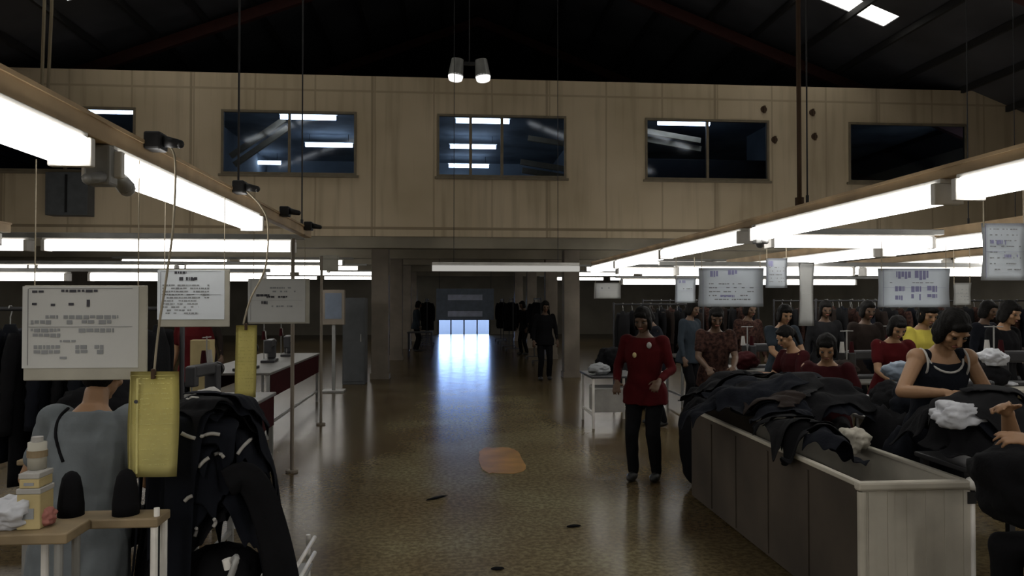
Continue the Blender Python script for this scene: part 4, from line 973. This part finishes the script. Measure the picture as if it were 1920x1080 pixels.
def person(label, x, y, rz, H=1.58, sit=None, lean=4, pitch=15, turn=0, rh=None, lh=None, shirt='navy_cloth', pants='black_cloth', sleeve='short', skin='skin', hair='bob', seed=1, vox=.010, hem=.12, pole=None, group=None, z=0.0, neckline=None, build=1.0, elbow_out=.5, collar=None, trim=False):
    s = H / 1.65; t = thing('person', label, 'person', (x, y, z), rz, group)
    X = Vector((1, 0, 0)); ln = R(lean); d = Vector((0, math.sin(ln), math.cos(ln))); f = Vector((0, math.cos(ln), -math.sin(ln)))
    hz = (sit + .10) if sit else .87 * s; HC = Vector((0, 0, hz)); W = build
    nb = HC + d * .54 * s; shc = HC + d * .485 * s
    # torso sections: (height along the spine, half width, half depth, forward shift)
    T = [(-.10, .145, .105, -.01), (-.02, .168, .118, -.01), (.08, .150, .105, 0), (.18, .135, .095, .005), (.30, .152, .108, .005), (.40, .165, .108, 0), (.475, .150, .085, -.008), (.525, .085, .062, -.012), (.56, .052, .052, -.008)]
    def torso(bm, g, lo=-.10, hi=.56):
        rr = [ell(HC + d * h * s + f * sh * s, X, f, (rx * W + g) * s, (ry * W + g) * s) for (h, rx, ry, sh) in T if lo - .001 <= h <= hi + .001]; loft(bm, rr)
    body = bm_(); torso(body, 0)
    # head
    pa = ln * .55 + R(pitch) * .45; nd = Vector((0, math.sin(pa), math.cos(pa))); neck_top = nb + nd * .07 * s
    capsule(body, nb - d * .03 * s, .056 * s, neck_top, .050 * s)
    hr = Matrix.Rotation(R(turn), 3, 'Z') @ Matrix.Rotation(-R(pitch) - ln * .3, 3, 'X'); hc = neck_top + hr @ Vector((0, .018, .098)) * s
    hp = lambda a: hc + hr @ (Vector(a) * s)
    ball(body, hp((0, -.008, .022)), (.074 * s, .092 * s, .092 * s), hr, 18); ball(body, hp((0, .018, -.035)), (.058 * s, .068 * s, .075 * s), hr, 16)
    ball(body, hp((0, .062, -.088)), (.026 * s, .02 * s, .018 * s), hr, 10)      # chin
    capsule(body, hp((0, .083, .012)), .011 * s, hp((0, .104, -.026)), .015 * s, 10)   # nose
    for q in (-1, 1):
        ball(body, hp((q * .076, -.005, -.008)), (.012 * s, .022 * s, .032 * s), hr, 10)   # ear
        ball(body, hp((q * .032, .072, .030)), (.026 * s, .016 * s, .009 * s), hr, 10)     # brow
        ball(body, hp((q * .042, .055, -.022)), (.022 * s, .022 * s, .022 * s), hr, 10)    # cheek
    # legs
    LG = []
    for q in (-1, 1):
        hip = HC + Vector((q * .088 * s * W, .0, -.02 * s))
        if sit: knee, ank = hip + Vector((q * .05, .40 * s, .0)), hip + Vector((q * .06, .37 * s, 0)); ank.z = .075 * s
        else: knee, ank = ik(hip, Vector((q * .105 * s, .01 + .03 * q, .075 * s)), .40 * s, .40 * s, (0, 1, 0))
        LG.append((hip, knee, ank))
        capsule(body, hip, .078 * s, knee, .052 * s); capsule(body, knee, .052 * s, ank, .036 * s); ball(body, ank + Vector((0, .05 * s, -.035 * s)), (.038 * s, .10 * s, .034 * s), seg=12)
    # arms
    AR = []
    for q, tgt in ((1, rh), (-1, lh)):
        sh = shc + X * q * .165 * s * W
        tgt = Vector(tgt) if tgt is not None else sh + Vector((q * .09, .06, -.50 * s))
        el, wr = ik(sh, tgt, .275 * s, .245 * s, pole[0 if q > 0 else 1] if pole else (q * elbow_out, -.6, -.7)); AR.append((q, sh, el, wr))
        ball(body, sh, .062 * s); capsule(body, sh, .050 * s, el, .038 * s); capsule(body, el, .038 * s, el.lerp(wr, .35), .040 * s); capsule(body, el.lerp(wr, .35), .040 * s, wr, .026 * s)
        dr = (wr - el).normalized(); hand_bm(body, wr + dr * .015, dr + Vector((0, .25, -.25)), Vector((q * .35, .3, 1)), q, s, .7)
    me = remesh(body, vox, 2); o = link('body', me, skin, t, smooth=True)
    for q in (-1, 1):
        b = bm_(); ball(b, hp((q * .031, .078, .006)), (.0135 * s, .010 * s, .009 * s), hr, 10); obj('eye', b, 'eye_dark', o, True)
    b = bm_(); ball(b, hp((0, .084, -.056)), (.024 * s, .010 * s, .009 * s), hr, 10); obj('mouth', b, 'lip', o, True)
    # hair
    b = bm_(); ball(b, hp((0, -.022, .040)), (.087 * s, .098 * s, .092 * s), hr, 18)
    if hair == 'bob':
        ball(b, hp((0, -.050, -.035)), (.085 * s, .065 * s, .10 * s), hr, 16)
        for q in (-1, 1): ball(b, hp((q * .068, -.005, -.03)), (.024 * s, .05 * s, .085 * s), hr, 12)
        ball(b, hp((0, .058, .072)), (.062 * s, .028 * s, .028 * s), hr, 12)
    elif hair == 'tied':
        ball(b, hp((0, -.10, .02)), (.04 * s, .045 * s, .045 * s), hr, 12); capsule(b, hp((0, -.12, .0)), .028 * s, hp((0, -.12, -.14)), .018 * s)
        ball(b, hp((0, .045, .082)), (.06 * s, .03 * s, .025 * s), hr, 12)
    else: ball(b, hp((0, -.045, -.02)), (.074 * s, .055 * s, .07 * s), hr, 14); ball(b, hp((0, .05, .085)), (.06 * s, .03 * s, .022 * s), hr, 12)
    me = remesh(b, vox, 2); folds(me, .006, seed, 26); link('hair', me, 'hair', t, smooth=True)
    # shirt
    b = bm_(); torso(b, .021, -.10, .525 if neckline is None else .475)
    if hem: loft(b, [ell(HC + d * h * s, X, f, rx * s, ry * s) for h, rx, ry in ((-hem, .215 * W, .165), (-.06, .208 * W, .158), (.03, .196 * W, .143), (.10, .170 * W, .125))])
    if sleeve != 'none':
        for q, sh, el, wr in AR:
            ball(b, sh, (.078 if hair == 'short' else .072) * s); e = sh.lerp(el, .62 if sleeve == 'short' else 1.0); capsule(b, sh, .069 * s, e, .060 * s if sleeve == 'short' else .050 * s)
            if sleeve == 'long': capsule(b, el, .050 * s, el.lerp(wr, .93), .037 * s)
    else:
        for q, sh, el, wr in AR: capsule(b, sh + d * .02 * s - X * q * .045 * s, .045 * s, sh - d * .05 * s - X * q * .05 * s, .06 * s)
    me = remesh(b, vox * 1.1, 3); folds(me, (.013 if hair == 'short' else .010) * s, seed); so = link('shirt', me, shirt, t, smooth=True)
    if trim:
        # light piping round the neckline and the armholes
        pts = [nb - d * .035 * s + X * (.105 * math.sin(a)) * s + f * (.085 * math.cos(a) + .03) * s - d * (.075 * max(0, math.cos(a))) * s for a in [2 * math.pi * k / 24 for k in range(25)]]
        b = bm_(); tube(b, pts, .007, 8); obj('piping', b, 'white_trim', so, True)
        for q, sh, el, wr in AR:
            pts = [sh - X * q * .028 * s + (d * math.cos(a) * .085 - d * .03 + f * math.sin(a) * .088) * s for a in [2 * math.pi * k / 20 for k in range(21)]]
            b = bm_(); tube(b, pts, .0065, 8); obj('piping', b, 'white_trim', so, True)
    # trousers and shoes
    b = bm_(); torso(b, .016, -.10, -.02)
    for hip, knee, ank in LG: capsule(b, hip, .094 * s, knee, .070 * s); capsule(b, knee, .070 * s, ank + Vector((0, 0, .02)), .056 * s)
    me = remesh(b, vox * 1.2, 3); folds(me, .010 * s, seed + 5); link('trousers', me, pants, t, smooth=True)
    for hip, knee, ank in LG:
        b = bm_(); c = ank + Vector((0, .055 * s, 0)); c.z = .045 * s; ball(b, c, (.048 * s, .125 * s, .045 * s), seg=14)
        for v in b.verts: v.co.z = max(v.co.z, .002)
        obj('shoe', b, 'shoe', t, True)
    return t
GP = 'workers on the right side'
def wx(px, py, Y): return at(px, py, Y).x
person('worker in a grey shirt seated with the back turned under the nearest board', -1.63, 3.58, R(-6), 1.72, sit=.50, hem=.24, lean=9, pitch=22, rh=(.15, .34, .80), lh=(-.27, .30, .74), shirt='grey_shirt', pants='black_cloth', sleeve='short', hair='short', seed=3, vox=.007, build=.99)
# dark apron strap down the left side of the grey shirt
bpy.context.view_layer.update(); _dg = bpy.context.evaluated_depsgraph_get()
gp = next(o for o in sc.objects if o.name == 'person'); gi = gp.matrix_world.inverted()
pts = []
for q in smooth_pts([(132, 762, 0), (112, 782, 0), (104, 812, 0), (110, 842, 0), (118, 866, 0)], 4):
    h = surf(q.x, q.y)
    if h is not None and 3.3 < h.y < 3.9: pts.append(gi @ (h - ray(q.x, q.y).normalized() * .004))
if len(pts) > 4:
    b = bm_(); tube(b, pts, .007, 6); obj('apron_strap', b, 'black_cloth', gp, True, 'dark apron strap')
t3 = person('standing worker in a red shirt behind the middle board', wx(312, 600, 8.0), 8.9, R(160), 1.66, shirt='red_cloth', sleeve='short', seed=5)
red = person('standing worker in a red jacket and black trousers at the right edge of the aisle', 1.82, 6.95, R(150), 1.56, lean=3, pitch=20, rh=(.20, .22, .92), lh=(-.20, .24, .95), shirt='red_cloth', pants='black_cloth', sleeve='long', skin='skin_shaded', seed=8, vox=.009, build=1.08)
b = bm_(); ball(b, (.055, .155, 1.16), (.02, .012, .026), seg=10); obj('badge', b, 'yellow_card', red, True, label='small pale badge')
b = bm_(); ball(b, (-.075, .13, 1.25), (.024, .02, .03), seg=10); obj('collar', b, 'white_trim', red, True, label='pale collar')
person('woman in a dark vest with white piping, bending over the black heap', 2.98, 4.48, R(172), 1.61, lean=14, pitch=38, turn=6, rh=(.15, .43, 1.135), lh=(-.20, .34, 1.06), shirt='navy_cloth', pants='black_cloth', sleeve='none', neckline=1, hair='bob', seed=12, vox=.006, trim=True, build=.9, pole=((1.0, .1, -.9), (-.6, -.5, -.7)))
person('seated worker in a dark red shirt with bare arms beside the black heap', wx(1580, 700, 6.1), 6.35, R(150), 1.56, sit=.52, lean=10, pitch=28, rh=(-.05, .40, .86), lh=(-.18, .38, .84), shirt='wine_cloth', seed=15)
person('worker in a dark red shirt in profile below the white paper strip', wx(1505, 650, 7.6), 7.6, R(100), 1.56, sit=.55, lean=14, pitch=24, rh=(.12, .42, .9), lh=(-.12, .42, .9), shirt='wine_cloth', hair='tied', seed=16)
person('standing worker with black hair and a blue grey shirt left of the white paper strip', wx(1466, 620, 8.9), 8.95, R(185), 1.58, lean=6, pitch=20, rh=(.14, .36, .95), lh=(-.14, .36, .95), shirt='blue_cloth', seed=17)
person('standing worker in a dark plaid shirt right of the red jacket', wx(1345, 640, 8.2), 8.3, R(170), 1.56, lean=8, pitch=24, rh=(.14, .36, .95), lh=(-.14, .36, .95), shirt='plaid_cloth', skin='skin_shaded', seed=18)
person('worker in a red shirt with black hair under the sheet of small pictures', wx(1682, 640, 7.0), 7.15, R(175), 1.50, lean=12, pitch=30, rh=(.14, .38, .9), lh=(-.14, .38, .9), shirt='red_cloth', hair='bob', seed=19)
person('worker in a bright yellow shirt behind the woman in the dark vest', wx(1738, 610, 7.4), 7.55, R(185), 1.62, lean=8, pitch=26, rh=(.14, .36, .95), lh=(-.14, .36, .95), shirt='yellow_cloth', hair='bob', seed=20)
person('worker in dark clothes standing at the right, behind the small white bag', wx(1872, 620, 7.3), 7.3, R(200), 1.62, lean=6, pitch=18, shirt='black_cloth', sleeve='long', seed=21)
person('worker in black with bare forearms reaching in from the right edge of the picture', 2.80, 3.0, R(90), 1.60, sit=.50, lean=6, pitch=20, rh=(.06, .43, 1.17), lh=(-.15, .46, 1.08), shirt='black_cloth', pants='black_cloth', sleeve='short', seed=22, vox=.008, pole=((.6, -.2, -.8), (-.6, -.2, -.8)))
bundle('cloth_bundle', (2.42, 3.0, .72), (.17, .24, .165), 'black_cloth', 91, 'black garments bundled on the lap of the worker at the right edge', 'cloth', rough=.25)
stool(2.82, 3.0, .47, 'stool under the worker at the right edge')
person('dark navy clothed worker bent over the dark trolley right of the aisle', 2.80, 9.95, R(92), 1.56, lean=12, pitch=26, rh=(.15, .36, .92), lh=(-.15, .36, .9), shirt='navy_cloth', sleeve='long', skin='skin_shaded', seed=23)
w0 = person('person in black standing by the right column beyond the aisle lamp', 2.02, 15.9, R(185), 1.62, shirt='black_cloth', sleeve='long', skin='skin_shaded', seed=24, vox=.014)
def extra(label, x, y, rz, shirt, z=0):
    o = dup(w0, (x, y, z), rz, label, None, recol={'shirt': shirt}); return o
extra('person in dark grey standing far along the right of the aisle', 2.35, 23.4, R(120), 'char_cloth')
extra('person in blue grey standing far along the left of the aisle', -1.05, 25.2, R(-80), 'blue_cloth')
for k, (px, Y, sh, l) in enumerate(((1545, 10.25, 'char_cloth', 'worker in dark grey far back, right of the white paper strip'), (1620, 9.15, 'brown_cloth', 'worker in brown far back, left of the sheet of small pictures'), (1400, 10.8, 'plaid_cloth', 'worker in plaid far back, below the wide headed sheet'),
                                    (1840, 8.9, 'navy_cloth', 'worker in navy far back, right of the small greenish sheet'), (1290, 11.1, 'blue_cloth', 'worker in blue grey far back, left of the wide headed sheet'))):
    extra(l, wx(px, 620, Y), Y, R(170 + 12 * k), sh)
extra('worker in brown far back on the left, under the third board', -3.6, 11.6, R(200), 'brown_cloth')

# ------------------------------------------------------------------ daylight, and added area lights standing in for unseen hall lamps
w = bpy.data.worlds.new('sky'); sc.world = w; w.use_nodes = True
bg = w.node_tree.nodes['Background']; bg.inputs[0].default_value = (.62, .74, 1.0, 1); bg.inputs[1].default_value = 12.0
for i, (x, y) in enumerate([(-1.38, -2.0), (-1.38, -7), (2.5, -2.2), (2.5, -7), (-3.95, -2), (4.75, -2), (7.1, -2), (-6.5, -2), (-6.5, 3), (9.5, 6), (-6.5, 8)]):
    l = bpy.data.lights.new('unseen_hall_light', 'AREA'); l.shape = 'RECTANGLE'; l.size = .12; l.size_y = 4.6; l.energy = 80; l.color = (1, .96, .9)
    o = bpy.data.objects.new('unseen_hall_light', l); col.objects.link(o); o.location = (x, y, 2.2)

vs_ = sc.view_settings; vs_.view_transform = 'Standard'; vs_.look = 'None'; vs_.exposure = 0.0; vs_.gamma = 1.0; vs_.use_curve_mapping = False
sc.cycles.use_denoising = True; sc.cycles.max_bounces = 6; sc.cycles.diffuse_bounces = 3; sc.cycles.glossy_bounces = 3; sc.cycles.transparent_max_bounces = 8
sc.cycles.sample_clamp_indirect = 4.0; sc.cycles.caustics_reflective = False; sc.cycles.caustics_refractive = False
